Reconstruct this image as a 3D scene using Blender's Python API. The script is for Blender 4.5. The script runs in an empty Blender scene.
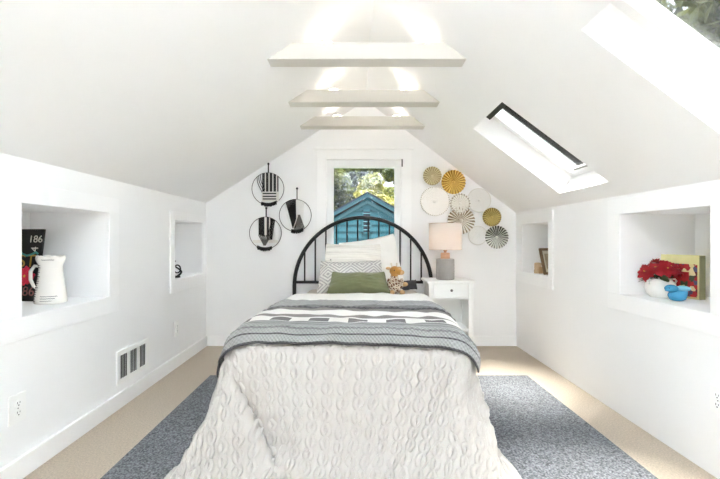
import bpy, bmesh, math, random
import numpy as np
from mathutils import Vector, Matrix, noise

C = bpy.context.scene.collection
PI = math.pi
rnd = random.Random(7)

# ------------------------------------------------------------------ materials
def lin(c):
    def f(v):
        v /= 255.0
        return v/12.92 if v <= 0.04045 else ((v+0.055)/1.055)**2.4
    return (f(c[0]), f(c[1]), f(c[2]), 1.0)

def mat(name, rgb, rough=0.6, vary=0.0, scale=20.0, bump=0.0, bscale=60.0, metal=0.0, emit=None, strength=0.0,
        sheen=0.0, trans=0.0, stretch=None, spec=0.5):
    m = bpy.data.materials.new(name); m.use_nodes = True
    nt = m.node_tree; b = nt.nodes['Principled BSDF']
    b.inputs['Base Color'].default_value = lin(rgb)
    b.inputs['Roughness'].default_value = rough
    b.inputs['Metallic'].default_value = metal
    b.inputs['Sheen Weight'].default_value = sheen
    b.inputs['Transmission Weight'].default_value = trans
    b.inputs['Specular IOR Level'].default_value = spec
    co = nt.nodes.new('ShaderNodeTexCoord'); src = co.outputs['Object']
    if stretch:
        mp = nt.nodes.new('ShaderNodeMapping'); mp.inputs['Scale'].default_value = stretch
        nt.links.new(src, mp.inputs['Vector']); src = mp.outputs['Vector']
    if vary > 0:
        n = nt.nodes.new('ShaderNodeTexNoise'); n.inputs['Scale'].default_value = scale; n.inputs['Detail'].default_value = 5
        nt.links.new(src, n.inputs['Vector'])
        hs = nt.nodes.new('ShaderNodeMapRange')
        hs.inputs['From Min'].default_value = 0.25; hs.inputs['From Max'].default_value = 0.75
        hs.inputs['To Min'].default_value = 1-vary; hs.inputs['To Max'].default_value = 1+vary
        nt.links.new(n.outputs['Fac'], hs.inputs['Value'])
        mx = nt.nodes.new('ShaderNodeVectorMath'); mx.operation = 'SCALE'
        mx.inputs[0].default_value = lin(rgb)[:3]
        nt.links.new(hs.outputs['Result'], mx.inputs['Scale'])
        nt.links.new(mx.outputs['Vector'], b.inputs['Base Color'])
    if bump > 0:
        n2 = nt.nodes.new('ShaderNodeTexNoise'); n2.inputs['Scale'].default_value = bscale; n2.inputs['Detail'].default_value = 4
        nt.links.new(src, n2.inputs['Vector'])
        bp = nt.nodes.new('ShaderNodeBump'); bp.inputs['Strength'].default_value = bump; bp.inputs['Distance'].default_value = 0.01
        nt.links.new(n2.outputs['Fac'], bp.inputs['Height']); nt.links.new(bp.outputs['Normal'], b.inputs['Normal'])
    if emit:
        b.inputs['Emission Color'].default_value = lin(emit); b.inputs['Emission Strength'].default_value = strength
    return m

def glass_mat(name, tint=(250, 252, 252)):
    m = bpy.data.materials.new(name); m.use_nodes = True
    nt = m.node_tree; nt.nodes.remove(nt.nodes['Principled BSDF'])
    out = nt.nodes['Material Output']
    t = nt.nodes.new('ShaderNodeBsdfTransparent'); t.inputs['Color'].default_value = lin(tint)
    g = nt.nodes.new('ShaderNodeBsdfGlossy'); g.inputs['Roughness'].default_value = 0.02
    f = nt.nodes.new('ShaderNodeFresnel'); f.inputs['IOR'].default_value = 1.3
    mx = nt.nodes.new('ShaderNodeMixShader')
    nt.links.new(f.outputs[0], mx.inputs[0]); nt.links.new(t.outputs[0], mx.inputs[1]); nt.links.new(g.outputs[0], mx.inputs[2])
    nt.links.new(mx.outputs[0], out.inputs['Surface'])
    return m

M = {}
M['wall'] = mat('wall_paint', (246, 246, 246), 0.75, 0.006, 3, 0.03, 180)
M['ceiling'] = mat('ceiling_paint', (247, 247, 247), 0.8, 0.006, 3, 0.03, 180)
M['trim'] = mat('trim_paint', (249, 249, 249), 0.45)
M['beam'] = mat('beam_paint', (214, 210, 203), 0.6, 0.01, 8, 0.05, 30, stretch=(0.3, 4, 4))
M['niche'] = mat('niche_paint', (246, 246, 246), 0.7)
M['sash'] = mat('sash_paint', (244, 245, 245), 0.4)
M['black'] = mat('black_metal', (22, 21, 22), 0.45)
M['blackplastic'] = mat('black_plastic', (18, 18, 19), 0.5)
M['glass'] = glass_mat('window_glass')
M['carpet'] = mat('carpet', (206, 192, 174), 0.95, 0.22, 130, 0.9, 350, spec=0.1)
M['white_plastic'] = mat('white_plastic', (248, 248, 246), 0.35)
M['slot'] = mat('dark_slot', (40, 38, 36), 0.6)
M['sheet'] = mat('beige_linen', (186, 175, 161), 0.9, 0.05, 40, 0.25, 300, sheen=0.2)
M['mattress'] = mat('mattress_ticking', (225, 222, 216), 0.9)
M['furniture'] = mat('white_lacquer', (243, 243, 241), 0.4)
M['steel'] = mat('brushed_steel', (120, 118, 116), 0.35, metal=0.9)
M['green'] = mat('green_velvet', (112, 116, 78), 0.8, 0.14, 9, 0.15, 120, sheen=0.5)
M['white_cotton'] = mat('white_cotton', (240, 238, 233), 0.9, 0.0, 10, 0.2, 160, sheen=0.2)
M['darkthread'] = mat('black_yarn', (30, 29, 29), 0.9)
M['greythread'] = mat('grey_yarn', (105, 102, 99), 0.9)
M['whitethread'] = mat('cream_yarn', (235, 232, 226), 0.9, 0.05, 60, 0.4, 250)
M['ceramic_white'] = mat('white_glaze', (240, 236, 229), 0.25)
M['ceramic_blue'] = mat('blue_glaze', (66, 150, 190), 0.2, 0.08, 12)
M['poinsettia'] = mat('red_bract', (158, 10, 26), 0.55, 0.25, 25)
M['leafgreen'] = mat('green_leaf', (62, 84, 48), 0.6, 0.2, 25)
M['yellow'] = mat('yellow_bead', (210, 180, 60), 0.6)

# ------------------------------------------------------------------ mesh builder
class MB:
    def __init__(self): self.v = []; self.f = []; self.mi = []; self.smooth = []
    def add(self, vs, fs, mi=0, smooth=False, mx=None):
        o = len(self.v)
        for p in vs:
            p = Vector(p)
            if mx is not None: p = mx @ p
            self.v.append(tuple(p))
        for k, f in enumerate(fs):
            self.f.append([i+o for i in f]); self.smooth.append(smooth)
            self.mi.append(mi[k] if isinstance(mi, (list, tuple)) else mi)
        return self
    def box(self, a, b, mi=0, mx=None, bevel=0.0):
        a = Vector(a); b = Vector(b)
        bm = bmesh.new(); bmesh.ops.create_cube(bm, size=1)
        for v in bm.verts:
            v.co = Vector(((a[i]+b[i])/2 + v.co[i]*abs(b[i]-a[i]) for i in range(3)))
        if bevel > 0:
            bmesh.ops.bevel(bm, geom=list(bm.edges), offset=bevel, segments=2, affect='EDGES', profile=0.5)
        self.bm(bm, mi, False, mx); return self
    def bm(self, bm, mi=0, smooth=False, mx=None):
        bm.verts.index_update()
        self.add([v.co.copy() for v in bm.verts], [[v.index for v in f.verts] for f in bm.faces], mi, smooth, mx)
        bm.free(); return self
    def prism(self, poly, y0, y1, mi=0, mx=None):          # polygon in x,z extruded along y
        n = len(poly)
        vs = [(p[0], y0, p[1]) for p in poly] + [(p[0], y1, p[1]) for p in poly]
        fs = [list(range(n)), list(range(2*n-1, n-1, -1))] + [[i, i+n, (i+1) % n+n, (i+1) % n] for i in range(n)]
        return self.add(vs, fs, mi, False, mx)
    def lathe(self, prof, seg=32, mi=0, mx=None, smooth=True, cap=True):
        vs = []; fs = []
        for (r, z) in prof:
            for k in range(seg):
                a = 2*PI*k/seg; vs.append((r*math.cos(a), r*math.sin(a), z))
        for j in range(len(prof)-1):
            for k in range(seg):
                fs.append([j*seg+k, j*seg+(k+1) % seg, (j+1)*seg+(k+1) % seg, (j+1)*seg+k])
        if cap:
            fs.append(list(range(seg))[::-1]); n = (len(prof)-1)*seg; fs.append([n+k for k in range(seg)])
        return self.add(vs, fs, mi, smooth, mx)
    def tube(self, pts, r, seg=8, mi=0, closed=False, mx=None):
        pts = [Vector(p) for p in pts]; n = len(pts); vs = []; fs = []
        rs = r if isinstance(r, (list, tuple)) else [r]*n
        up = None
        for i in range(n):
            t = (pts[(i+1) % n]-pts[i-1]) if closed else (pts[min(i+1, n-1)]-pts[max(i-1, 0)])
            t.normalize()
            if up is None:
                up = Vector((0, 0, 1)) if abs(t.z) < 0.9 else Vector((0, 1, 0))
            s = t.cross(up)
            if s.length < 1e-6: s = t.orthogonal()
            s.normalize(); up = s.cross(t).normalized()
            for k in range(seg):
                a = 2*PI*k/seg; vs.append(pts[i]+s*rs[i]*math.cos(a)+up*rs[i]*math.sin(a))
        m = n if closed else n-1
        for i in range(m):
            for k in range(seg):
                j = (i+1) % n
                fs.append([i*seg+k, i*seg+(k+1) % seg, j*seg+(k+1) % seg, j*seg+k])
        if not closed:
            fs.append(list(range(seg))[::-1]); fs.append([(n-1)*seg+k for k in range(seg)])
        return self.add(vs, fs, mi, True, mx)
    def ball(self, c, r, mi=0, seg=16, mx=None):
        rr = r if isinstance(r, (list, tuple)) else (r, r, r)
        bm = bmesh.new(); bmesh.ops.create_uvsphere(bm, u_segments=seg, v_segments=max(6, seg*2//3), radius=1)
        for v in bm.verts: v.co = Vector((c[0]+v.co.x*rr[0], c[1]+v.co.y*rr[1], c[2]+v.co.z*rr[2]))
        return self.bm(bm, mi, True, mx)
    def build(self, name, mats, parent=None, loc=None):
        me = bpy.data.meshes.new(name); me.from_pydata(self.v, [], self.f)
        for m in (mats if isinstance(mats, (list, tuple)) else [mats]): me.materials.append(m)
        me.polygons.foreach_set('material_index', self.mi); me.polygons.foreach_set('use_smooth', self.smooth)
        bm = bmesh.new(); bm.from_mesh(me); bmesh.ops.recalc_face_normals(bm, faces=bm.faces); bm.to_mesh(me); bm.free()
        me.update()
        o = bpy.data.objects.new(name, me); C.objects.link(o)
        if parent is not None: o.parent = parent
        if loc is not None: o.location = loc
        return o

def tag(o, label=None, cat=None, group=None, kind=None):
    if label: o['label'] = label
    if cat: o['category'] = cat
    if group: o['group'] = group
    if kind: o['kind'] = kind
    return o
def thing(name, label, cat, loc=(0, 0, 0), rz=0.0, group=None):
    o = bpy.data.objects.new(name, None); C.objects.link(o); o.location = loc; o.rotation_euler = (0, 0, rz)
    o.empty_display_size = 0.05
    return tag(o, label, cat, group)
def struct(mb, name, m, label=None, parent=None):
    o = mb.build(name, m, parent)
    if parent is None: o['kind'] = 'structure'
    if label: o['label'] = label
    return o
def copy_tree(o, parent=None):
    c = o.copy(); C.objects.link(c)
    if parent is not None: c.parent = parent
    for ch in list(o.children): copy_tree(ch, c)
    return c
def R(d): return math.radians(d)
def text_mesh(s, size, mx, extrude=0.0006):
    cu = bpy.data.curves.new('t', 'FONT'); cu.body = s; cu.size = size; cu.align_x = 'CENTER'; cu.align_y = 'CENTER'; cu.extrude = extrude
    ob = bpy.data.objects.new('t', cu); C.objects.link(ob)
    bpy.context.view_layer.update()
    dg = bpy.context.evaluated_depsgraph_get(); me = bpy.data.meshes.new_from_object(ob.evaluated_get(dg))
    vs = [mx @ v.co for v in me.vertices]; fs = [list(p.vertices) for p in me.polygons]
    bpy.data.objects.remove(ob); bpy.data.curves.remove(cu); bpy.data.meshes.remove(me)
    return vs, fs

# ------------------------------------------------------------------ room dimensions (metres)
XL, XR, YB, YF = -1.50, 1.622, 3.95, -1.30     # side walls, window wall, open end behind the camera
ZL, ZR = 1.438, 1.337                          # knee wall heights
RX, RZ = 0.11, 2.47                            # ridge
SL = (RZ-ZL)/(RX-XL); SR = (RZ-ZR)/(XR-RX)
def roof(x): return RZ-SL*(RX-x) if x < RX else RZ-SR*(x-RX)

mb = MB(); mb.box((-2.2, YF, -0.12), (2.3, YB+0.02, 0)); struct(mb, 'floor', M['carpet'], 'beige cut pile carpet')

def grid_wall(mb, x0, x1, ys, zs, holes):
    for i in range(len(ys)-1):
        for j in range(len(zs)-1):
            yc = (ys[i]+ys[i+1])/2; zc = (zs[j]+zs[j+1])/2
            if any(h[0] < yc < h[1] and h[2] < zc < h[3] for h in holes): continue
            mb.box((x0, ys[i], zs[j]), (x1, ys[i+1], zs[j+1]))
def niche(mb, sx, X, h, depth):                # the recess behind a hole
    y0, y1, z0, z1 = h; t = 0.015; a = X; b = X+sx*depth
    lo, hi = min(a, b), max(a, b)
    mb.box((lo, y0-t, z0-t), (hi, y1+t, z0)); mb.box((lo, y0-t, z1), (hi, y1+t, z1+t))
    mb.box((lo, y0-t, z0), (hi, y0, z1)); mb.box((lo, y1, z0), (hi, y1+t, z1))
    mb.box((min(b, b+sx*t), y0-t, z0-t), (max(b, b+sx*t), y1+t, z1+t))
LH = [(1.752, 2.375, 0.722, 1.234), (3.245, 3.83, 0.737, 1.234)]
RH = [(1.778, 2.388, 0.735, 1.224), (3.27, 3.78, 0.76, 1.217)]
def grown(h): return (h[0]-0.015, h[1]+0.015, h[2]-0.015, h[3]+0.015)
def cuts(lo, hi, hs, a): return sorted({lo, hi}|{g_ for h in hs for g_ in grown(h)[a:a+2]})
mb = MB(); grid_wall(mb, XL-0.06, XL, cuts(YF, YB, LH, 0), cuts(0, ZL+0.02, LH, 2), [grown(h) for h in LH])
for h in LH: niche(mb, -1, XL, h, 0.47)
struct(mb, 'wall_left', M['wall'], 'white knee wall with two recessed niches on the left')
mb = MB(); grid_wall(mb, XR, XR+0.06, cuts(YF, YB, RH, 0), cuts(0, ZR+0.02, RH, 2), [grown(h) for h in RH])
for h in RH: niche(mb, 1, XR, h, 0.45)
struct(mb, 'wall_right', M['wall'], 'white knee wall with two recessed niches on the right')

# window wall: gable with one opening
WX0, WX1, WZ0, WZ1 = -0.285, 0.4635, 0.84, 1.875
e = 0.03
mb = MB()
mb.prism([(XL-0.06, 0), (WX0, 0), (WX0, roof(WX0)+e), (XL-0.06, roof(XL-0.06)+e)], YB, YB+0.14)
mb.prism([(WX1, 0), (XR+0.06, 0), (XR+0.06, roof(XR+0.06)+e), (WX1, roof(WX1)+e)], YB, YB+0.14)
mb.prism([(WX0, 0), (WX1, 0), (WX1, WZ0), (WX0, WZ0)], YB, YB+0.14)
mb.prism([(WX0, WZ1), (WX1, WZ1), (WX1, roof(WX1)+e), (RX, RZ+e), (WX0, roof(WX0)+e)], YB, YB+0.14)
struct(mb, 'wall_back', M['wall'], 'white gable wall around the window')

# wall behind the camera with a doorway to the stair landing
mb = MB()
mb.prism([(XL-0.06, 0), (-0.35, 0), (-0.35, roof(-0.35)+e), (XL-0.06, roof(XL-0.06)+e)], YF-0.12, YF)
mb.prism([(0.55, 0), (XR+0.06, 0), (XR+0.06, roof(XR+0.06)+e), (0.55, roof(0.55)+e)], YF-0.12, YF)
mb.prism([(-0.35, 1.95), (0.55, 1.95), (0.55, roof(0.55)+e), (RX, RZ+e), (-0.35, roof(-0.35)+e)], YF-0.12, YF)
struct(mb, 'wall_front', M['wall'], 'white gable wall with a doorway behind the camera')

# sloped ceilings; the right one has two skylight wells
def slope_mx(x, z, s):
    d = Vector((1, 0, s)).normalized(); n = Vector((-s, 0, 1)).normalized()
    return Matrix(((d.x, 0, n.x, x), (0, 1, 0, 0), (d.z, 0, n.z, z), (0, 0, 0, 1)))
ML = slope_mx(XL, ZL, SL); MR = slope_mx(XR, ZR, -SR)     # local x runs +X along the slope
LL = math.hypot(RX-XL, RZ-ZL); LR = math.hypot(XR-RX, RZ-ZR)
mb = MB(); mb.box((-0.12, YF, 0), (LL+0.04, YB+0.14, 0.12), mx=ML)
struct(mb, 'ceiling', M['ceiling'], 'white sloped ceiling on the left')
def sx(x): return (x-XR)*math.hypot(1, SR)                 # world X -> local x on the right slope
TH = 0.23
SK = [(sx(0.885), sx(1.49), 0.965, 1.533), (sx(0.880), sx(1.52), 2.345, 2.915)]
mb = MB()
xs = sorted([-LR-0.02, SK[0][0], SK[1][0], SK[1][1], SK[0][1], 0.10]); ys = [YF, 0.965, 1.533, 2.345, 2.915, YB+0.14]
for i in range(len(xs)-1):
    for j in range(len(ys)-1):
        xc = (xs[i]+xs[i+1])/2; yc = (ys[j]+ys[j+1])/2
        if any(h[0] < xc < h[1] and h[2] < yc < h[3] for h in SK): continue
        mb.box((xs[i], ys[j], 0), (xs[i+1], ys[j+1], TH), mx=MR)
struct(mb, 'ceiling', M['ceiling'], 'white sloped ceiling with two skylight wells on the right')
for n, h in enumerate(SK):
    w = bpy.data.objects.new('window_%d' % (n+2), None); C.objects.link(w); w['kind'] = 'structure'
    w['label'] = ['white framed skylight nearest the camera', 'white framed skylight near the back wall'][n]
    x0, x1, y0, y1 = h; f = 0.045; t0, t1 = 0.15, 0.225
    m2 = MB()
    m2.box((x0, y0, t0), (x1, y0+f, t1), mx=MR, bevel=0.004); m2.box((x0, y1-f, t0), (x1, y1, t1), mx=MR, bevel=0.004)
    m2.box((x0, y0+f, t0), (x0+f, y1-f, t1), mx=MR, bevel=0.004); m2.box((x1-f, y0+f, t0), (x1, y1-f, t1), mx=MR, bevel=0.004)
    m2.build('sash_frame', M['sash'], w)
    m2 = MB(); m2.box((x0+f, y0+f, 0.198), (x1-f, y1-f, 0.204), mx=MR); m2.build('pane', M['glass'], w)
    if n == 1:
        m2 = MB(); m2.box((x0+0.004, y0+0.15, 0.080), (x0+0.050, y1-0.10, 0.145), mx=MR, bevel=0.003)
        m2.build('vent_bar', M['blackplastic'], w)
    m2 = MB(); m2.box((x1-f-0.014, y0+0.12, 0.152), (x1-f-0.004, y1-0.10, 0.164), mx=MR); m2.build('drip_rail', M['steel'], w)

# beams
for n, (yf, th, zb, zt, k) in enumerate([(2.20, 0.10, 2.083, 2.175, 1), (2.89, 0.11, 2.083, 2.172, 1), (3.50, 0.11, 2.083, 2.17, 1)]):
    def xl(z): return RX-(RZ-z)/SL
    def xr(z): return RX+(RZ-z)/SR
    m2 = MB()
    m2.prism([(xl(zb)-0.02, zb), (xr(zb)+0.02, zb), (xr(zt)+0.02, zt), (xl(zt)-0.02, zt)], yf, yf+th)
    o = struct(m2, 'ceiling_beam', M['beam'], ['white boxed collar beam nearest the camera', 'middle white collar beam', 'white collar beam closest to the window wall'][n])

# baseboards and window casing, niche trims
mb = MB(); mb.box((XL, YF, 0), (XL+0.016, YB, 0.10), bevel=0.003); struct(mb, 'baseboard_left', M['trim'])
mb = MB(); mb.box((XL+0.016, YB-0.016, 0), (XR, YB, 0.10), bevel=0.003); struct(mb, 'baseboard_back', M['trim'])
def niche_trim(n, X, sx, h, o):                # flat white boards around a niche
    y0, y1, z0, z1 = h; oy0, oy1, oz0, oz1 = o
    a, b = (X, X+sx*0.012); lo, hi = min(a, b), max(a, b)
    m = MB()
    m.box((lo, oy0, z1), (hi, oy1, oz1), bevel=0.002); m.box((lo, oy0, oz0), (hi, oy1, z0), bevel=0.002)
    m.box((lo, oy0, z0), (hi, y0, z1), bevel=0.002); m.box((lo, y1, z0), (hi, oy1, z1), bevel=0.002)
    struct(m, 'trim_%d' % n, M['trim'], ['flat white boards framing the near left niche', 'flat white boards framing the far left niche',
           'flat white boards framing the near right niche', 'flat white boards framing the far right niche'][n-1])
niche_trim(1, XL, 1, LH[0], (1.64, 2.475, 0.622, 1.325))
niche_trim(2, XL, 1, LH[1], (3.17, 3.93, 0.632, 1.303))
niche_trim(3, XR, -1, RH[0], (1.715, 2.50, 0.64, 1.318))
niche_trim(4, XR, -1, RH[1], (3.20, 3.92, 0.66, 1.312))

w = bpy.data.objects.new('window_1', None); C.objects.link(w); w['kind'] = 'structure'; w['label'] = 'white cased window behind the headboard'
m2 = MB()
cx0, cx1, cz0, cz1 = -0.383, 0.564, 0.75, 1.972
for (a, b) in [((cx0, cz0), (WX0, cz1)), ((WX1, cz0), (cx1, cz1)), ((WX0, WZ1), (WX1, cz1)), ((WX0, cz0), (WX1, WZ0))]:
    m2.box((a[0], YB-0.02, a[1]), (b[0], YB, b[1]), bevel=0.002)
m2.box((cx0-0.02, YB-0.034, cz1), (cx1+0.02, YB, cz1+0.022), bevel=0.003)
m2.build('casing', M['trim'], w)
m2 = MB(); g = (-0.217, 0.403, 0.90, 1.80); ya, yb = YB+0.03, YB+0.08
m2.box((WX0, ya, WZ0), (g[0], yb, WZ1), bevel=0.003); m2.box((g[1], ya, WZ0), (WX1, yb, WZ1), bevel=0.003)
m2.box((g[0], ya, g[3]), (g[1], yb, WZ1), bevel=0.003); m2.box((g[0], ya, WZ0), (g[1], yb, g[2]), bevel=0.003)
m2.build('window_frame', M['sash'], w)
m2 = MB(); m2.box((g[0], YB+0.053, g[2]), (g[1], YB+0.057, g[3])); m2.build('pane', M['glass'], w)
m2 = MB(); m2.box((WX1+0.002, YB-0.026, 1.80), (WX1+0.016, YB-0.02, 1.875)); m2.build('catch', M['steel'], w)

# rug
def rug_material():
    m = bpy.data.materials.new('rug_weave'); m.use_nodes = True; nt = m.node_tree; b = nt.nodes['Principled BSDF']
    co = nt.nodes.new('ShaderNodeTexCoord')
    wv = nt.nodes.new('ShaderNodeTexVoronoi'); wv.inputs['Scale'].default_value = 150
    nt.links.new(co.outputs['Object'], wv.inputs['Vector'])
    n = nt.nodes.new('ShaderNodeTexNoise'); n.inputs['Scale'].default_value = 120; n.inputs['Detail'].default_value = 8
    nt.links.new(co.outputs['Object'], n.inputs['Vector'])
    r = nt.nodes.new('ShaderNodeValToRGB'); e = r.color_ramp.elements
    e[0].position = 0.36; e[0].color = lin((84, 86, 89)); e[1].position = 0.66; e[1].color = lin((152, 154, 158))
    nt.links.new(n.outputs['Fac'], r.inputs['Fac']); nt.links.new(r.outputs['Color'], b.inputs['Base Color'])
    b.inputs['Roughness'].default_value = 0.95; b.inputs['Specular IOR Level'].default_value = 0.1
    bp = nt.nodes.new('ShaderNodeBump'); bp.inputs['Strength'].default_value = 0.9; bp.inputs['Distance'].default_value = 0.006
    nt.links.new(wv.outputs['Distance'], bp.inputs['Height']); nt.links.new(bp.outputs['Normal'], b.inputs['Normal'])
    return m
M['rug'] = rug_material()
mb = MB(); mb.box((-1.13, 1.50, 0.0005), (1.345, 3.06, 0.012), bevel=0.004)
tag(mb.build('area_rug', M['rug']), 'blue-grey woven area rug spread under the bed', 'rug')

BULB, PUCK, SUN, SKY, EXPO, BOWL_FILL = 1.8, 5.5, 5.5, 0.40, 2.32, 47.0

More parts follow.
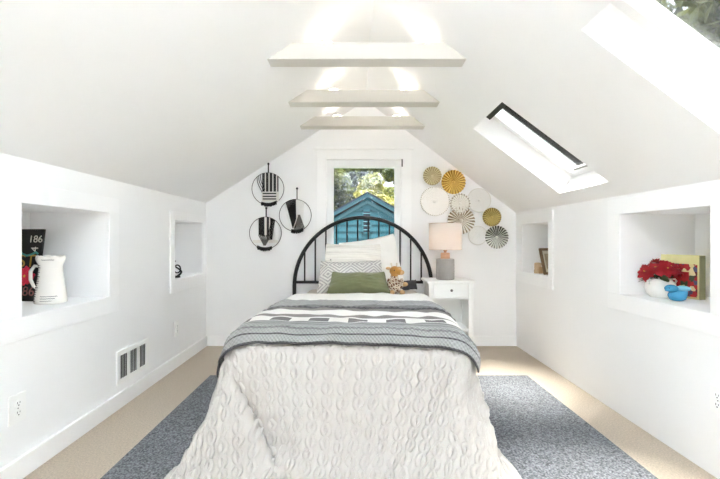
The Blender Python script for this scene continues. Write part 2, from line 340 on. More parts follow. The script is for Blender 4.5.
# draped comforter: a 54 x 58 grid of points in millimetres
CLOTH_X = [
 [-643,-626,-612,-614,-607,-614,-599,-597,-586,-583,-576,-567,-552,-542,-516,-485,-445,-406,-368,-329,-290,-251,-212,-173,-134,-95,-56,-18,21,60,98,135,173,211,248,286,324,361,399,437,474,514,553,589,606,630,630,656,676,669,692,705,719,745,768,780,791,802],
 [-635,-631,-615,-602,-609,-612,-600,-588,-584,-576,-570,-562,-556,-540,-518,-486,-449,-410,-370,-331,-292,-253,-214,-175,-136,-97,-58,-19,20,59,96,134,172,209,247,285,323,360,398,436,473,508,544,576,606,618,637,643,666,683,692,701,712,715,732,753,755,762],
 [-626,-623,-614,-604,-593,-598,-596,-590,-581,-575,-571,-564,-557,-543,-518,-487,-451,-412,-373,-334,-295,-256,-217,-178,-139,-100,-61,-22,17,55,93,131,169,206,244,282,320,357,395,432,468,504,539,572,593,625,627,644,656,668,689,700,703,706,707,722,729,725],
 [-629,-623,-613,-602,-592,-591,-587,-581,-583,-581,-577,-576,-558,-545,-519,-489,-452,-414,-375,-336,-297,-258,-219,-180,-141,-102,-64,-25,14,53,91,129,166,204,242,280,318,355,393,431,468,502,534,565,594,610,630,639,647,664,681,693,714,699,711,711,715,714],
 [-633,-621,-612,-597,-597,-586,-579,-572,-586,-580,-586,-570,-565,-543,-522,-491,-454,-416,-377,-338,-299,-260,-221,-183,-144,-105,-66,-27,12,51,89,127,164,202,240,278,315,353,391,429,466,504,536,568,588,618,617,624,647,642,664,680,700,723,718,719,730,726],
 [-637,-619,-607,-599,-588,-583,-572,-584,-584,-591,-580,-573,-559,-550,-523,-492,-456,-418,-379,-340,-301,-263,-224,-185,-146,-107,-68,-29,10,49,86,124,162,200,238,275,313,351,389,427,465,501,537,566,596,607,634,632,627,655,650,667,675,690,723,736,749,764],
 [-634,-620,-604,-594,-585,-574,-584,-591,-594,-585,-577,-571,-566,-549,-526,-494,-458,-419,-381,-342,-304,-265,-226,-187,-148,-109,-70,-31,8,46,84,122,160,197,235,273,311,349,387,425,462,500,537,569,592,614,624,641,635,633,655,656,679,667,698,725,745,769],
 [-621,-619,-602,-588,-574,-585,-594,-596,-587,-583,-576,-572,-567,-551,-528,-496,-460,-422,-383,-345,-306,-267,-228,-189,-150,-112,-73,-34,5,44,82,120,157,195,233,271,308,346,384,422,460,497,535,569,593,613,622,633,649,643,641,659,667,677,688,713,733,756],
 [-626,-616,-597,-581,-589,-593,-598,-597,-591,-577,-577,-575,-565,-556,-529,-499,-462,-424,-386,-347,-309,-270,-231,-192,-153,-114,-75,-36,3,42,79,117,155,193,231,268,306,344,382,419,457,494,532,567,597,606,620,627,634,659,657,658,675,665,664,693,718,729],
 [-627,-608,-592,-592,-589,-601,-600,-598,-578,-583,-578,-574,-575,-553,-533,-501,-464,-427,-389,-350,-311,-272,-233,-194,-155,-116,-77,-38,1,39,77,115,152,190,228,266,303,341,379,417,454,492,530,562,596,601,621,612,632,632,658,667,673,692,676,676,689,715],
 [-622,-609,-601,-591,-598,-600,-601,-588,-586,-580,-580,-579,-570,-560,-534,-504,-468,-430,-391,-352,-313,-274,-235,-197,-157,-119,-80,-41,-2,37,75,112,150,188,226,263,301,339,376,414,452,490,527,559,591,615,613,620,612,633,640,666,671,675,664,669,685,691],
 [-615,-607,-599,-598,-598,-604,-595,-590,-586,-584,-582,-580,-575,-561,-537,-507,-471,-432,-393,-355,-316,-277,-238,-199,-160,-121,-82,-43,-4,35,72,110,148,186,223,261,299,336,374,412,449,487,525,557,588,611,613,618,611,621,627,644,659,662,657,656,670,689],
 [-623,-608,-605,-599,-606,-598,-595,-592,-586,-588,-584,-581,-579,-562,-541,-510,-473,-435,-396,-357,-318,-279,-240,-201,-162,-123,-84,-45,-6,32,70,108,145,183,221,258,296,334,371,409,447,484,522,555,586,609,610,612,616,618,626,619,640,642,662,652,648,667],
 [-619,-619,-604,-606,-600,-601,-595,-590,-595,-585,-587,-586,-575,-569,-542,-513,-476,-437,-398,-359,-320,-281,-242,-203,-165,-126,-87,-48,-9,30,67,105,143,179,218,256,294,331,369,407,444,482,519,554,584,596,613,612,607,604,633,625,617,644,644,665,637,632],
 [-625,-628,-616,-606,-605,-597,-596,-596,-588,-592,-588,-585,-585,-566,-549,-516,-478,-439,-400,-361,-323,-284,-245,-206,-167,-128,-89,-50,-11,27,65,103,141,177,216,253,291,329,366,404,442,479,517,553,576,602,607,612,603,610,612,622,630,619,622,651,650,619],
 [-618,-624,-618,-609,-599,-600,-598,-596,-595,-592,-591,-589,-581,-575,-548,-518,-480,-442,-403,-364,-325,-286,-247,-208,-169,-130,-92,-53,-14,25,63,100,139,175,213,251,289,326,364,402,439,477,514,549,580,598,609,608,604,606,609,610,613,635,619,635,643,630],
 [-621,-625,-623,-613,-603,-603,-600,-598,-598,-594,-593,-589,-583,-580,-552,-520,-483,-444,-405,-366,-327,-288,-249,-211,-172,-133,-94,-55,-16,22,60,98,136,172,211,249,286,324,362,399,437,474,512,545,577,598,607,603,604,605,607,601,607,615,629,639,653,636],
 [-626,-625,-627,-617,-616,-603,-603,-603,-595,-599,-594,-590,-590,-573,-556,-522,-485,-446,-407,-368,-329,-291,-252,-213,-174,-135,-96,-58,-19,20,58,95,133,171,208,246,284,322,359,397,434,472,510,543,575,596,602,603,600,607,601,607,604,612,615,645,649,652],
 [-638,-627,-625,-623,-614,-613,-606,-602,-607,-597,-597,-596,-584,-582,-558,-524,-487,-448,-409,-370,-332,-293,-254,-215,-176,-138,-99,-60,-21,17,55,93,130,168,206,244,281,319,357,395,432,470,507,541,574,593,597,600,603,596,604,603,607,603,614,620,651,638],
 [-639,-633,-628,-623,-623,-615,-610,-608,-603,-603,-599,-596,-593,-579,-559,-526,-489,-450,-412,-373,-334,-295,-256,-218,-179,-140,-102,-63,-24,15,53,91,128,166,204,241,279,317,354,392,430,467,505,539,572,588,596,598,595,599,601,602,603,611,616,636,643,659],
 [-641,-634,-629,-627,-625,-620,-614,-610,-607,-604,-602,-598,-592,-585,-561,-528,-491,-453,-414,-375,-336,-297,-259,-221,-182,-143,-104,-65,-26,12,50,88,126,164,201,239,277,314,352,390,427,465,502,537,570,584,593,593,595,595,599,601,604,610,629,638,651,666],
 [-639,-632,-633,-623,-632,-626,-619,-611,-612,-605,-604,-600,-593,-588,-563,-530,-494,-455,-416,-377,-338,-301,-263,-224,-185,-146,-107,-68,-29,10,48,85,123,161,199,237,274,312,350,387,425,463,500,536,561,585,589,591,590,598,596,599,606,625,628,641,656,667],
 [-645,-627,-619,-624,-618,-633,-625,-622,-606,-612,-605,-600,-597,-589,-565,-532,-496,-457,-418,-380,-342,-305,-266,-227,-188,-149,-110,-71,-32,7,45,83,121,159,196,234,272,310,347,385,423,461,499,530,562,580,587,588,595,588,598,601,617,615,634,643,654,678],
 [-644,-634,-625,-618,-612,-621,-632,-624,-622,-609,-607,-604,-598,-592,-567,-535,-498,-460,-422,-384,-347,-307,-268,-229,-190,-151,-113,-74,-34,5,43,81,118,156,194,232,270,307,345,383,421,458,496,532,560,578,585,589,589,595,594,601,607,624,628,643,666,669],
 [-642,-633,-624,-620,-629,-621,-623,-632,-624,-619,-610,-606,-600,-594,-568,-538,-502,-463,-426,-388,-349,-310,-271,-232,-193,-154,-115,-75,-36,3,40,78,116,154,192,230,267,305,343,381,418,456,493,529,559,574,583,587,590,590,594,601,612,617,628,647,668,672],
 [-623,-629,-612,-603,-617,-631,-626,-623,-634,-626,-618,-609,-607,-592,-572,-541,-505,-467,-430,-391,-352,-313,-274,-235,-195,-157,-117,-78,-39,0,38,76,114,152,190,227,265,303,341,378,416,454,491,527,557,574,581,586,588,587,595,604,609,612,631,650,667,677],
 [-617,-609,-618,-623,-607,-616,-634,-629,-620,-632,-622,-619,-603,-601,-574,-545,-510,-471,-433,-393,-354,-315,-276,-237,-197,-160,-120,-81,-41,-2,36,74,111,149,187,225,263,301,339,376,414,452,489,525,555,567,582,584,583,592,599,601,601,620,630,646,663,691],
 [-637,-622,-633,-631,-630,-611,-619,-637,-638,-627,-625,-616,-619,-597,-581,-549,-512,-474,-435,-396,-357,-318,-279,-240,-200,-162,-122,-83,-44,-5,33,71,109,147,185,223,261,299,337,374,412,450,487,523,547,573,577,581,589,594,593,596,604,607,628,649,676,693],
 [-649,-638,-629,-636,-637,-631,-618,-621,-631,-641,-630,-624,-612,-604,-581,-552,-516,-477,-438,-399,-360,-321,-282,-243,-203,-165,-125,-86,-46,-7,31,69,107,145,183,221,259,297,335,372,410,448,486,520,549,566,576,580,584,588,591,591,596,615,635,658,685,689],
 [-656,-652,-642,-639,-651,-648,-638,-630,-619,-629,-635,-627,-615,-605,-584,-555,-518,-479,-441,-402,-362,-323,-284,-245,-205,-167,-127,-88,-49,-10,28,66,104,143,181,219,257,295,333,370,408,446,484,518,545,565,573,578,586,582,579,587,609,626,641,663,689,703],
 [-644,-655,-649,-643,-643,-653,-645,-634,-634,-621,-628,-625,-624,-602,-587,-557,-521,-482,-443,-404,-365,-326,-287,-248,-208,-170,-130,-91,-51,-12,26,64,102,140,178,216,254,293,331,369,406,444,482,516,543,564,571,581,575,576,587,610,621,642,655,681,696,721],
 [-632,-647,-651,-653,-648,-642,-654,-643,-624,-637,-627,-630,-611,-613,-585,-559,-524,-485,-446,-407,-368,-329,-290,-251,-211,-172,-133,-93,-54,-15,23,62,100,138,176,214,252,291,329,367,405,443,480,514,544,557,572,567,575,584,609,627,650,649,679,688,706,720],
 [-613,-633,-649,-653,-645,-643,-646,-651,-637,-622,-627,-624,-627,-606,-590,-563,-527,-488,-449,-410,-371,-332,-293,-253,-214,-175,-135,-96,-57,-17,21,59,97,135,174,212,250,288,327,365,403,441,479,514,540,562,567,573,585,609,618,618,634,669,676,680,692,720],
 [-628,-625,-635,-644,-643,-642,-640,-647,-643,-642,-629,-626,-616,-612,-592,-565,-530,-491,-452,-413,-374,-335,-295,-256,-217,-177,-138,-98,-59,-20,18,57,95,133,171,209,248,286,324,363,401,440,478,513,541,558,576,587,601,604,596,601,632,648,655,661,674,695],
 [-647,-642,-637,-641,-646,-640,-637,-636,-641,-636,-644,-640,-632,-617,-597,-571,-534,-494,-455,-416,-376,-337,-298,-259,-219,-180,-140,-101,-62,-22,16,54,92,130,168,207,245,283,322,360,399,438,478,514,541,560,573,584,577,573,571,585,606,626,624,632,640,665],
 [-665,-658,-655,-649,-652,-654,-647,-646,-642,-645,-635,-637,-623,-618,-604,-575,-538,-497,-457,-418,-379,-340,-300,-261,-222,-182,-143,-103,-64,-25,13,51,89,127,166,204,242,280,319,357,396,434,474,511,544,552,567,559,570,564,590,606,610,592,603,595,619,631],
 [-678,-675,-670,-666,-666,-667,-660,-657,-657,-654,-653,-637,-636,-622,-601,-576,-539,-497,-459,-420,-381,-343,-302,-263,-224,-184,-145,-105,-66,-27,11,48,86,124,163,201,239,277,315,353,390,429,468,506,527,553,558,577,570,579,584,589,587,587,576,591,598,628],
 [-695,-688,-681,-677,-671,-673,-672,-670,-667,-666,-656,-651,-638,-615,-596,-568,-533,-494,-458,-420,-382,-344,-304,-265,-226,-186,-147,-107,-68,-28,8,45,84,122,160,198,235,272,309,347,383,421,458,492,519,534,551,568,589,584,577,578,580,570,567,595,597,600],
 [-707,-698,-688,-680,-674,-671,-678,-680,-679,-667,-662,-651,-633,-609,-584,-557,-523,-488,-453,-417,-382,-344,-305,-266,-227,-187,-148,-109,-69,-32,5,43,81,119,156,193,230,266,304,340,376,413,445,480,507,520,536,549,576,603,601,586,582,575,561,575,602,613],
 [-721,-704,-694,-682,-673,-680,-683,-687,-675,-673,-662,-649,-623,-599,-577,-543,-514,-482,-445,-412,-378,-344,-306,-266,-227,-188,-149,-110,-73,-35,2,40,79,115,152,188,224,261,298,333,369,402,434,467,489,512,519,542,556,585,612,613,594,601,584,571,580,614],
 [-732,-717,-707,-690,-688,-681,-692,-682,-680,-671,-658,-639,-613,-598,-566,-535,-508,-477,-441,-405,-371,-337,-304,-267,-228,-190,-151,-114,-76,-38,0,38,74,111,146,182,218,257,290,326,358,390,423,449,485,488,514,535,554,558,592,622,623,594,615,601,584,590],
 [-740,-729,-712,-700,-687,-691,-694,-682,-679,-666,-654,-629,-616,-587,-555,-528,-496,-460,-431,-399,-364,-331,-297,-265,-229,-193,-154,-117,-79,-40,-4,34,70,105,141,177,212,248,283,315,349,384,417,440,465,478,502,530,545,557,572,604,632,617,610,634,623,609],
 [-745,-735,-721,-706,-702,-702,-701,-694,-678,-667,-653,-633,-608,-581,-551,-522,-489,-455,-422,-388,-360,-323,-290,-258,-227,-193,-157,-119,-82,-44,-8,30,65,100,136,171,206,242,275,305,340,373,408,425,445,477,494,518,552,562,573,587,617,637,622,640,658,650],
 [-758,-747,-731,-722,-716,-714,-710,-702,-684,-671,-655,-631,-608,-578,-548,-515,-485,-449,-415,-381,-349,-322,-283,-253,-220,-190,-155,-120,-85,-48,-10,25,58,94,128,165,200,236,264,297,332,363,394,416,434,455,488,511,537,557,559,580,591,620,614,631,668,690],
 [-774,-759,-746,-735,-733,-723,-719,-702,-687,-670,-654,-629,-598,-567,-538,-512,-477,-445,-414,-382,-352,-319,-283,-248,-219,-183,-149,-115,-86,-53,-14,19,53,87,123,159,190,226,254,290,320,357,376,408,421,449,479,494,527,557,566,558,586,585,624,642,668,698],
 [-788,-774,-764,-751,-737,-735,-718,-701,-684,-669,-648,-619,-597,-566,-540,-505,-477,-442,-409,-379,-345,-312,-288,-252,-217,-186,-152,-120,-83,-51,-13,20,52,83,115,149,183,212,248,278,312,344,371,386,419,438,470,501,516,544,577,577,566,597,606,644,677,716],
 [-801,-786,-773,-758,-746,-732,-717,-701,-684,-669,-651,-626,-596,-569,-534,-506,-472,-438,-403,-369,-333,-308,-279,-251,-221,-187,-154,-121,-89,-52,-17,17,46,80,109,142,171,205,238,268,298,333,356,379,406,431,462,483,509,533,563,583,580,582,624,657,689,728],
 [-804,-795,-778,-763,-745,-730,-714,-699,-682,-671,-653,-623,-591,-565,-536,-502,-469,-434,-399,-367,-333,-298,-281,-250,-216,-189,-158,-128,-94,-58,-24,8,42,72,105,138,166,195,230,261,292,318,346,372,401,431,445,472,499,518,547,565,580,601,632,670,704,741],
 [-812,-796,-782,-763,-746,-732,-716,-700,-685,-668,-648,-623,-589,-560,-527,-497,-465,-431,-396,-364,-332,-299,-275,-252,-222,-186,-156,-121,-99,-63,-34,0,32,65,97,127,158,191,225,249,276,303,331,362,394,417,438,452,484,500,534,562,587,611,647,680,715,750],
 [-818,-800,-784,-768,-753,-735,-718,-701,-684,-669,-646,-617,-589,-556,-528,-494,-463,-428,-398,-363,-331,-302,-286,-254,-227,-190,-160,-130,-98,-71,-36,-9,24,52,83,114,148,180,208,233,263,296,325,348,384,391,422,442,469,501,528,551,578,617,648,678,716,756],
 [-823,-805,-787,-772,-752,-737,-720,-703,-686,-668,-644,-615,-586,-560,-526,-494,-460,-429,-395,-362,-333,-317,-289,-266,-232,-197,-168,-132,-103,-75,-41,-10,16,40,70,103,135,167,195,224,250,281,312,340,367,392,415,430,456,485,517,550,577,609,642,677,715,755],
 [-825,-808,-792,-775,-757,-739,-722,-705,-688,-669,-644,-613,-584,-555,-525,-491,-459,-426,-396,-365,-340,-326,-302,-274,-239,-207,-176,-145,-111,-76,-44,-9,17,38,68,95,125,157,186,216,241,270,300,324,354,385,409,432,449,482,515,545,576,608,641,675,714,754],
 [-827,-812,-794,-777,-759,-741,-723,-705,-686,-667,-641,-608,-582,-550,-519,-484,-453,-425,-393,-362,-352,-343,-309,-277,-248,-213,-188,-154,-117,-80,-51,-17,15,46,70,97,126,155,187,211,232,265,289,315,343,372,399,426,451,476,509,540,575,602,639,675,714,754],
 [-833,-814,-797,-781,-762,-742,-723,-703,-686,-665,-632,-599,-567,-546,-516,-487,-454,-419,-393,-360,-339,-355,-323,-289,-253,-222,-187,-156,-116,-85,-52,-24,5,40,74,105,131,162,189,222,238,253,285,311,328,360,390,413,447,484,506,533,560,602,634,674,714,752],
]
CLOTH_Y = [
 [3208,3216,3221,3231,3231,3237,3249,3260,3275,3286,3299,3310,3320,3329,3336,3343,3349,3355,3353,3351,3348,3346,3344,3342,3340,3338,3336,3334,3332,3330,3328,3326,3324,3322,3320,3318,3316,3314,3312,3310,3308,3298,3289,3276,3262,3252,3236,3223,3216,3207,3204,3198,3189,3175,3147,3145,3129,3100],
 [3174,3183,3194,3204,3199,3199,3215,3228,3236,3250,3260,3270,3280,3288,3295,3302,3309,3313,3312,3310,3308,3306,3305,3302,3300,3298,3296,3294,3292,3290,3288,3287,3284,3282,3281,3279,3277,3274,3273,3271,3266,3259,3249,3240,3227,3217,3203,3192,3183,3172,3165,3163,3155,3149,3140,3117,3119,3094],
 [3151,3149,3161,3169,3183,3175,3183,3191,3207,3212,3223,3233,3242,3250,3256,3263,3268,3271,3270,3269,3267,3265,3263,3261,3259,3257,3255,3253,3251,3249,3247,3245,3243,3241,3239,3237,3235,3233,3231,3229,3225,3218,3210,3201,3190,3179,3169,3161,3152,3136,3134,3127,3124,3114,3111,3099,3097,3100],
 [3111,3117,3125,3136,3144,3150,3154,3164,3177,3178,3187,3197,3206,3212,3218,3224,3228,3230,3229,3228,3227,3225,3223,3221,3219,3217,3215,3213,3211,3209,3207,3205,3203,3201,3199,3197,3195,3193,3191,3189,3187,3180,3171,3163,3152,3142,3133,3129,3119,3104,3103,3093,3087,3079,3078,3071,3066,3072],
 [3072,3083,3090,3099,3106,3116,3123,3133,3138,3144,3153,3161,3168,3174,3180,3184,3187,3189,3189,3187,3186,3184,3182,3180,3178,3176,3174,3172,3170,3168,3166,3164,3162,3160,3158,3156,3154,3152,3150,3149,3146,3143,3135,3127,3118,3107,3097,3097,3084,3080,3076,3065,3054,3045,3046,3040,3044,3035],
 [3039,3044,3052,3062,3074,3080,3089,3097,3100,3110,3116,3124,3130,3136,3141,3145,3147,3148,3148,3147,3145,3144,3142,3140,3138,3136,3134,3132,3130,3128,3126,3124,3122,3120,3118,3116,3114,3112,3110,3108,3107,3103,3098,3091,3082,3071,3065,3060,3054,3045,3043,3035,3035,3028,3009,3005,3009,3020],
 [3000,3011,3018,3030,3037,3045,3054,3060,3067,3073,3080,3086,3092,3097,3102,3105,3107,3108,3107,3106,3105,3103,3101,3099,3097,3095,3093,3091,3089,3087,3085,3083,3081,3079,3077,3075,3073,3071,3070,3068,3066,3064,3060,3055,3047,3038,3032,3024,3016,3011,3006,3003,2998,2997,2992,2977,2975,2983],
 [2971,2973,2987,2995,3002,3010,3018,3025,3031,3037,3043,3049,3054,3059,3062,3065,3067,3067,3067,3066,3065,3063,3061,3059,3057,3055,3053,3051,3049,3047,3045,3043,3041,3039,3037,3035,3033,3031,3029,3027,3025,3023,3021,3018,3012,3004,2999,2991,2981,2975,2971,2968,2963,2957,2960,2948,2948,2945],
 [2946,2939,2953,2960,2967,2973,2982,2988,2993,3000,3006,3011,3016,3020,3023,3026,3027,3027,3027,3026,3024,3022,3020,3018,3016,3014,3012,3010,3008,3006,3004,3002,3000,2998,2996,2994,2992,2991,2989,2986,2984,2982,2981,2979,2976,2971,2966,2957,2951,2937,2937,2934,2934,2925,2933,2932,2919,2928],
 [2909,2919,2920,2924,2929,2937,2944,2949,2959,2963,2968,2972,2977,2981,2984,2986,2987,2988,2987,2985,2984,2982,2980,2978,2976,2974,2972,2970,2968,2966,2964,2962,2960,2958,2956,2954,2952,2950,2948,2946,2944,2942,2940,2938,2936,2930,2927,2927,2916,2915,2897,2900,2898,2899,2904,2898,2901,2894],
 [2874,2879,2884,2887,2893,2901,2907,2915,2920,2925,2929,2934,2938,2942,2945,2947,2948,2948,2947,2945,2943,2941,2939,2937,2935,2933,2931,2929,2927,2925,2923,2921,2919,2917,2916,2913,2911,2909,2908,2906,2904,2902,2899,2897,2895,2895,2892,2889,2891,2877,2872,2861,2859,2861,2871,2869,2866,2870],
 [2850,2846,2849,2854,2858,2864,2871,2877,2882,2887,2891,2896,2900,2904,2906,2908,2908,2908,2906,2904,2903,2901,2899,2897,2895,2893,2891,2889,2887,2885,2883,2881,2879,2877,2875,2873,2871,2869,2867,2865,2863,2861,2859,2857,2855,2853,2853,2851,2850,2851,2842,2833,2829,2827,2836,2839,2834,2836],
 [2816,2811,2814,2817,2821,2828,2834,2839,2843,2848,2853,2857,2862,2865,2867,2868,2869,2868,2866,2864,2862,2860,2858,2856,2854,2852,2850,2848,2846,2844,2842,2840,2838,2837,2834,2832,2830,2828,2826,2824,2823,2820,2818,2816,2814,2812,2813,2813,2811,2816,2811,2807,2802,2802,2797,2804,2807,2802],
 [2782,2784,2774,2779,2784,2790,2796,2801,2806,2810,2815,2819,2823,2826,2829,2830,2829,2827,2825,2823,2821,2820,2818,2816,2814,2812,2810,2808,2806,2804,2802,2800,2799,2795,2794,2792,2790,2788,2786,2784,2782,2780,2778,2776,2773,2774,2774,2775,2777,2777,2773,2775,2777,2767,2776,2769,2775,2784],
 [2745,2751,2746,2741,2746,2753,2758,2763,2767,2772,2776,2780,2784,2788,2789,2789,2788,2787,2785,2783,2781,2779,2777,2775,2773,2772,2769,2767,2766,2763,2761,2759,2758,2754,2754,2752,2749,2747,2745,2743,2742,2739,2737,2736,2735,2735,2735,2735,2736,2740,2741,2735,2741,2739,2742,2734,2746,2751],
 [2715,2713,2712,2707,2711,2716,2720,2725,2729,2733,2737,2742,2746,2749,2748,2749,2748,2746,2744,2742,2740,2739,2737,2735,2733,2731,2729,2727,2725,2723,2721,2719,2718,2714,2713,2711,2709,2707,2705,2703,2701,2699,2697,2695,2695,2694,2694,2695,2697,2700,2704,2704,2708,2704,2706,2705,2711,2724],
 [2677,2680,2681,2683,2672,2678,2682,2687,2691,2695,2699,2703,2706,2708,2710,2709,2707,2705,2704,2702,2700,2698,2696,2694,2693,2691,2689,2687,2685,2683,2680,2678,2677,2674,2673,2670,2668,2666,2664,2662,2660,2658,2657,2655,2654,2653,2653,2655,2658,2662,2665,2669,2672,2672,2667,2672,2679,2687],
 [2637,2644,2647,2648,2644,2640,2644,2649,2653,2657,2660,2664,2667,2669,2670,2668,2667,2665,2663,2661,2659,2657,2656,2654,2652,2650,2648,2646,2644,2642,2640,2638,2636,2634,2632,2630,2628,2626,2624,2622,2620,2618,2616,2615,2613,2613,2613,2615,2619,2623,2627,2629,2633,2638,2638,2633,2640,2650],
 [2604,2602,2607,2612,2610,2608,2607,2611,2615,2618,2622,2625,2628,2630,2629,2628,2626,2624,2622,2621,2619,2617,2615,2614,2612,2610,2608,2606,2604,2602,2599,2598,2595,2594,2591,2589,2587,2585,2583,2581,2579,2577,2576,2574,2573,2572,2573,2577,2580,2585,2587,2590,2595,2599,2604,2608,2605,2615],
 [2564,2569,2573,2578,2577,2572,2570,2573,2576,2580,2583,2586,2589,2590,2589,2587,2585,2584,2582,2580,2578,2576,2575,2573,2572,2570,2568,2565,2563,2561,2559,2557,2555,2553,2551,2549,2547,2545,2543,2541,2539,2537,2535,2533,2532,2532,2534,2538,2542,2544,2547,2552,2557,2561,2566,2571,2572,2582],
 [2525,2532,2537,2546,2543,2539,2534,2535,2538,2541,2545,2548,2549,2549,2548,2547,2545,2543,2541,2539,2538,2536,2535,2534,2531,2529,2527,2525,2523,2521,2519,2517,2514,2512,2510,2508,2506,2504,2502,2500,2498,2497,2495,2493,2491,2492,2495,2499,2501,2504,2509,2513,2518,2522,2528,2532,2537,2543],
 [2486,2499,2498,2508,2507,2505,2501,2498,2499,2503,2506,2508,2509,2509,2507,2506,2504,2503,2501,2499,2497,2497,2496,2493,2491,2489,2487,2485,2482,2480,2478,2476,2474,2472,2470,2468,2466,2464,2462,2460,2458,2456,2454,2452,2452,2454,2456,2458,2462,2466,2470,2475,2479,2484,2489,2494,2499,2504],
 [2461,2465,2478,2473,2483,2469,2468,2465,2461,2465,2467,2469,2469,2468,2467,2465,2464,2462,2460,2458,2458,2458,2455,2453,2451,2449,2446,2444,2442,2440,2438,2435,2434,2431,2429,2427,2425,2423,2421,2419,2417,2415,2414,2414,2415,2415,2416,2419,2423,2428,2432,2437,2442,2446,2451,2456,2460,2466],
 [2423,2436,2441,2443,2446,2444,2435,2430,2428,2427,2428,2429,2428,2428,2426,2425,2423,2422,2420,2420,2419,2417,2415,2413,2410,2408,2406,2403,2402,2399,2397,2395,2393,2391,2389,2387,2385,2383,2381,2379,2377,2375,2373,2373,2374,2374,2376,2380,2385,2389,2394,2399,2402,2408,2413,2418,2425,2427],
 [2388,2402,2412,2416,2418,2412,2406,2400,2395,2393,2390,2389,2388,2387,2385,2384,2383,2382,2382,2381,2379,2377,2374,2372,2370,2368,2366,2364,2361,2359,2357,2355,2353,2350,2348,2346,2344,2342,2340,2338,2336,2335,2333,2333,2333,2333,2337,2341,2346,2350,2355,2359,2365,2370,2375,2380,2385,2388],
 [2369,2367,2381,2389,2390,2381,2376,2369,2362,2362,2356,2351,2349,2347,2346,2345,2344,2344,2343,2341,2339,2336,2334,2332,2330,2326,2325,2323,2321,2319,2316,2314,2312,2310,2308,2306,2304,2301,2299,2297,2296,2294,2293,2292,2292,2294,2298,2302,2307,2312,2316,2321,2327,2332,2338,2342,2347,2351],
 [2338,2342,2353,2367,2357,2355,2345,2337,2330,2328,2324,2318,2310,2309,2307,2306,2305,2304,2303,2300,2298,2296,2293,2291,2290,2286,2285,2283,2280,2278,2276,2274,2272,2269,2267,2265,2263,2261,2259,2257,2255,2254,2252,2251,2251,2254,2259,2263,2268,2273,2277,2283,2290,2295,2299,2305,2309,2319],
 [2321,2310,2325,2331,2337,2321,2315,2306,2304,2289,2292,2284,2277,2271,2268,2266,2266,2265,2262,2260,2258,2255,2253,2251,2249,2246,2245,2242,2240,2238,2236,2233,2231,2229,2227,2225,2222,2220,2218,2216,2214,2213,2212,2211,2212,2215,2220,2224,2230,2234,2240,2246,2252,2257,2262,2267,2278,2281],
 [2316,2294,2294,2300,2302,2297,2284,2284,2269,2263,2260,2251,2242,2235,2230,2227,2226,2224,2222,2219,2217,2215,2212,2210,2209,2206,2204,2202,2200,2197,2195,2193,2191,2189,2186,2184,2182,2180,2178,2176,2174,2172,2171,2171,2173,2176,2181,2186,2191,2195,2203,2209,2215,2221,2227,2234,2242,2245],
 [2288,2281,2268,2270,2274,2271,2259,2252,2243,2231,2223,2216,2207,2198,2191,2187,2186,2184,2181,2179,2177,2174,2172,2170,2168,2165,2164,2162,2159,2157,2155,2153,2150,2148,2146,2144,2141,2139,2137,2135,2133,2131,2130,2131,2133,2137,2142,2147,2151,2159,2166,2170,2180,2186,2193,2197,2207,2210],
 [2259,2248,2244,2239,2246,2235,2230,2220,2208,2198,2188,2181,2172,2163,2154,2149,2146,2144,2141,2138,2136,2134,2132,2129,2128,2125,2124,2121,2119,2117,2115,2112,2110,2108,2106,2103,2101,2099,2096,2094,2092,2091,2090,2091,2093,2097,2102,2108,2115,2122,2130,2146,2146,2154,2159,2171,2173,2178],
 [2241,2217,2210,2212,2212,2207,2192,2183,2175,2162,2156,2145,2137,2126,2117,2109,2106,2103,2101,2098,2096,2093,2091,2089,2088,2085,2083,2081,2079,2076,2074,2072,2070,2068,2065,2063,2060,2058,2056,2053,2051,2050,2049,2050,2053,2058,2065,2072,2078,2082,2103,2111,2123,2117,2132,2137,2141,2140],
 [2215,2197,2181,2177,2176,2172,2163,2151,2139,2133,2120,2110,2103,2091,2080,2072,2066,2063,2060,2057,2055,2053,2051,2049,2047,2045,2043,2041,2038,2036,2034,2032,2030,2027,2025,2023,2020,2018,2015,2013,2011,2009,2008,2009,2013,2019,2026,2031,2040,2055,2065,2080,2087,2088,2097,2105,2108,2104],
 [2193,2171,2156,2152,2144,2138,2132,2117,2118,2104,2086,2073,2066,2056,2042,2033,2027,2022,2020,2017,2015,2013,2011,2009,2006,2005,2003,2000,1998,1996,1994,1992,1989,1987,1985,1982,1980,1977,1975,1972,1969,1967,1966,1969,1973,1980,1988,1996,2007,2019,2037,2047,2048,2058,2067,2079,2084,2072],
 [2171,2155,2130,2119,2120,2103,2098,2086,2085,2073,2057,2044,2034,2023,2006,1993,1986,1981,1979,1976,1974,1972,1970,1968,1966,1964,1962,1960,1958,1956,1954,1951,1949,1947,1944,1942,1940,1937,1934,1931,1928,1925,1924,1927,1933,1941,1951,1963,1982,1996,2008,2015,2027,2031,2049,2061,2071,2056],
 [2155,2135,2118,2091,2082,2091,2067,2060,2049,2046,2027,2015,2004,1987,1970,1954,1946,1941,1938,1936,1935,1931,1931,1929,1927,1925,1923,1921,1918,1916,1914,1911,1909,1907,1905,1903,1900,1898,1895,1892,1889,1885,1883,1886,1891,1902,1917,1935,1949,1962,1979,1990,1998,2014,2025,2047,2042,2038],
 [2128,2118,2101,2079,2080,2066,2048,2033,2028,2013,2003,1984,1971,1954,1936,1918,1908,1905,1904,1902,1898,1901,1897,1895,1892,1891,1888,1886,1883,1881,1880,1878,1874,1872,1870,1868,1865,1864,1861,1859,1856,1852,1847,1848,1860,1863,1885,1904,1916,1928,1945,1957,1968,1978,2002,2009,2016,2006],
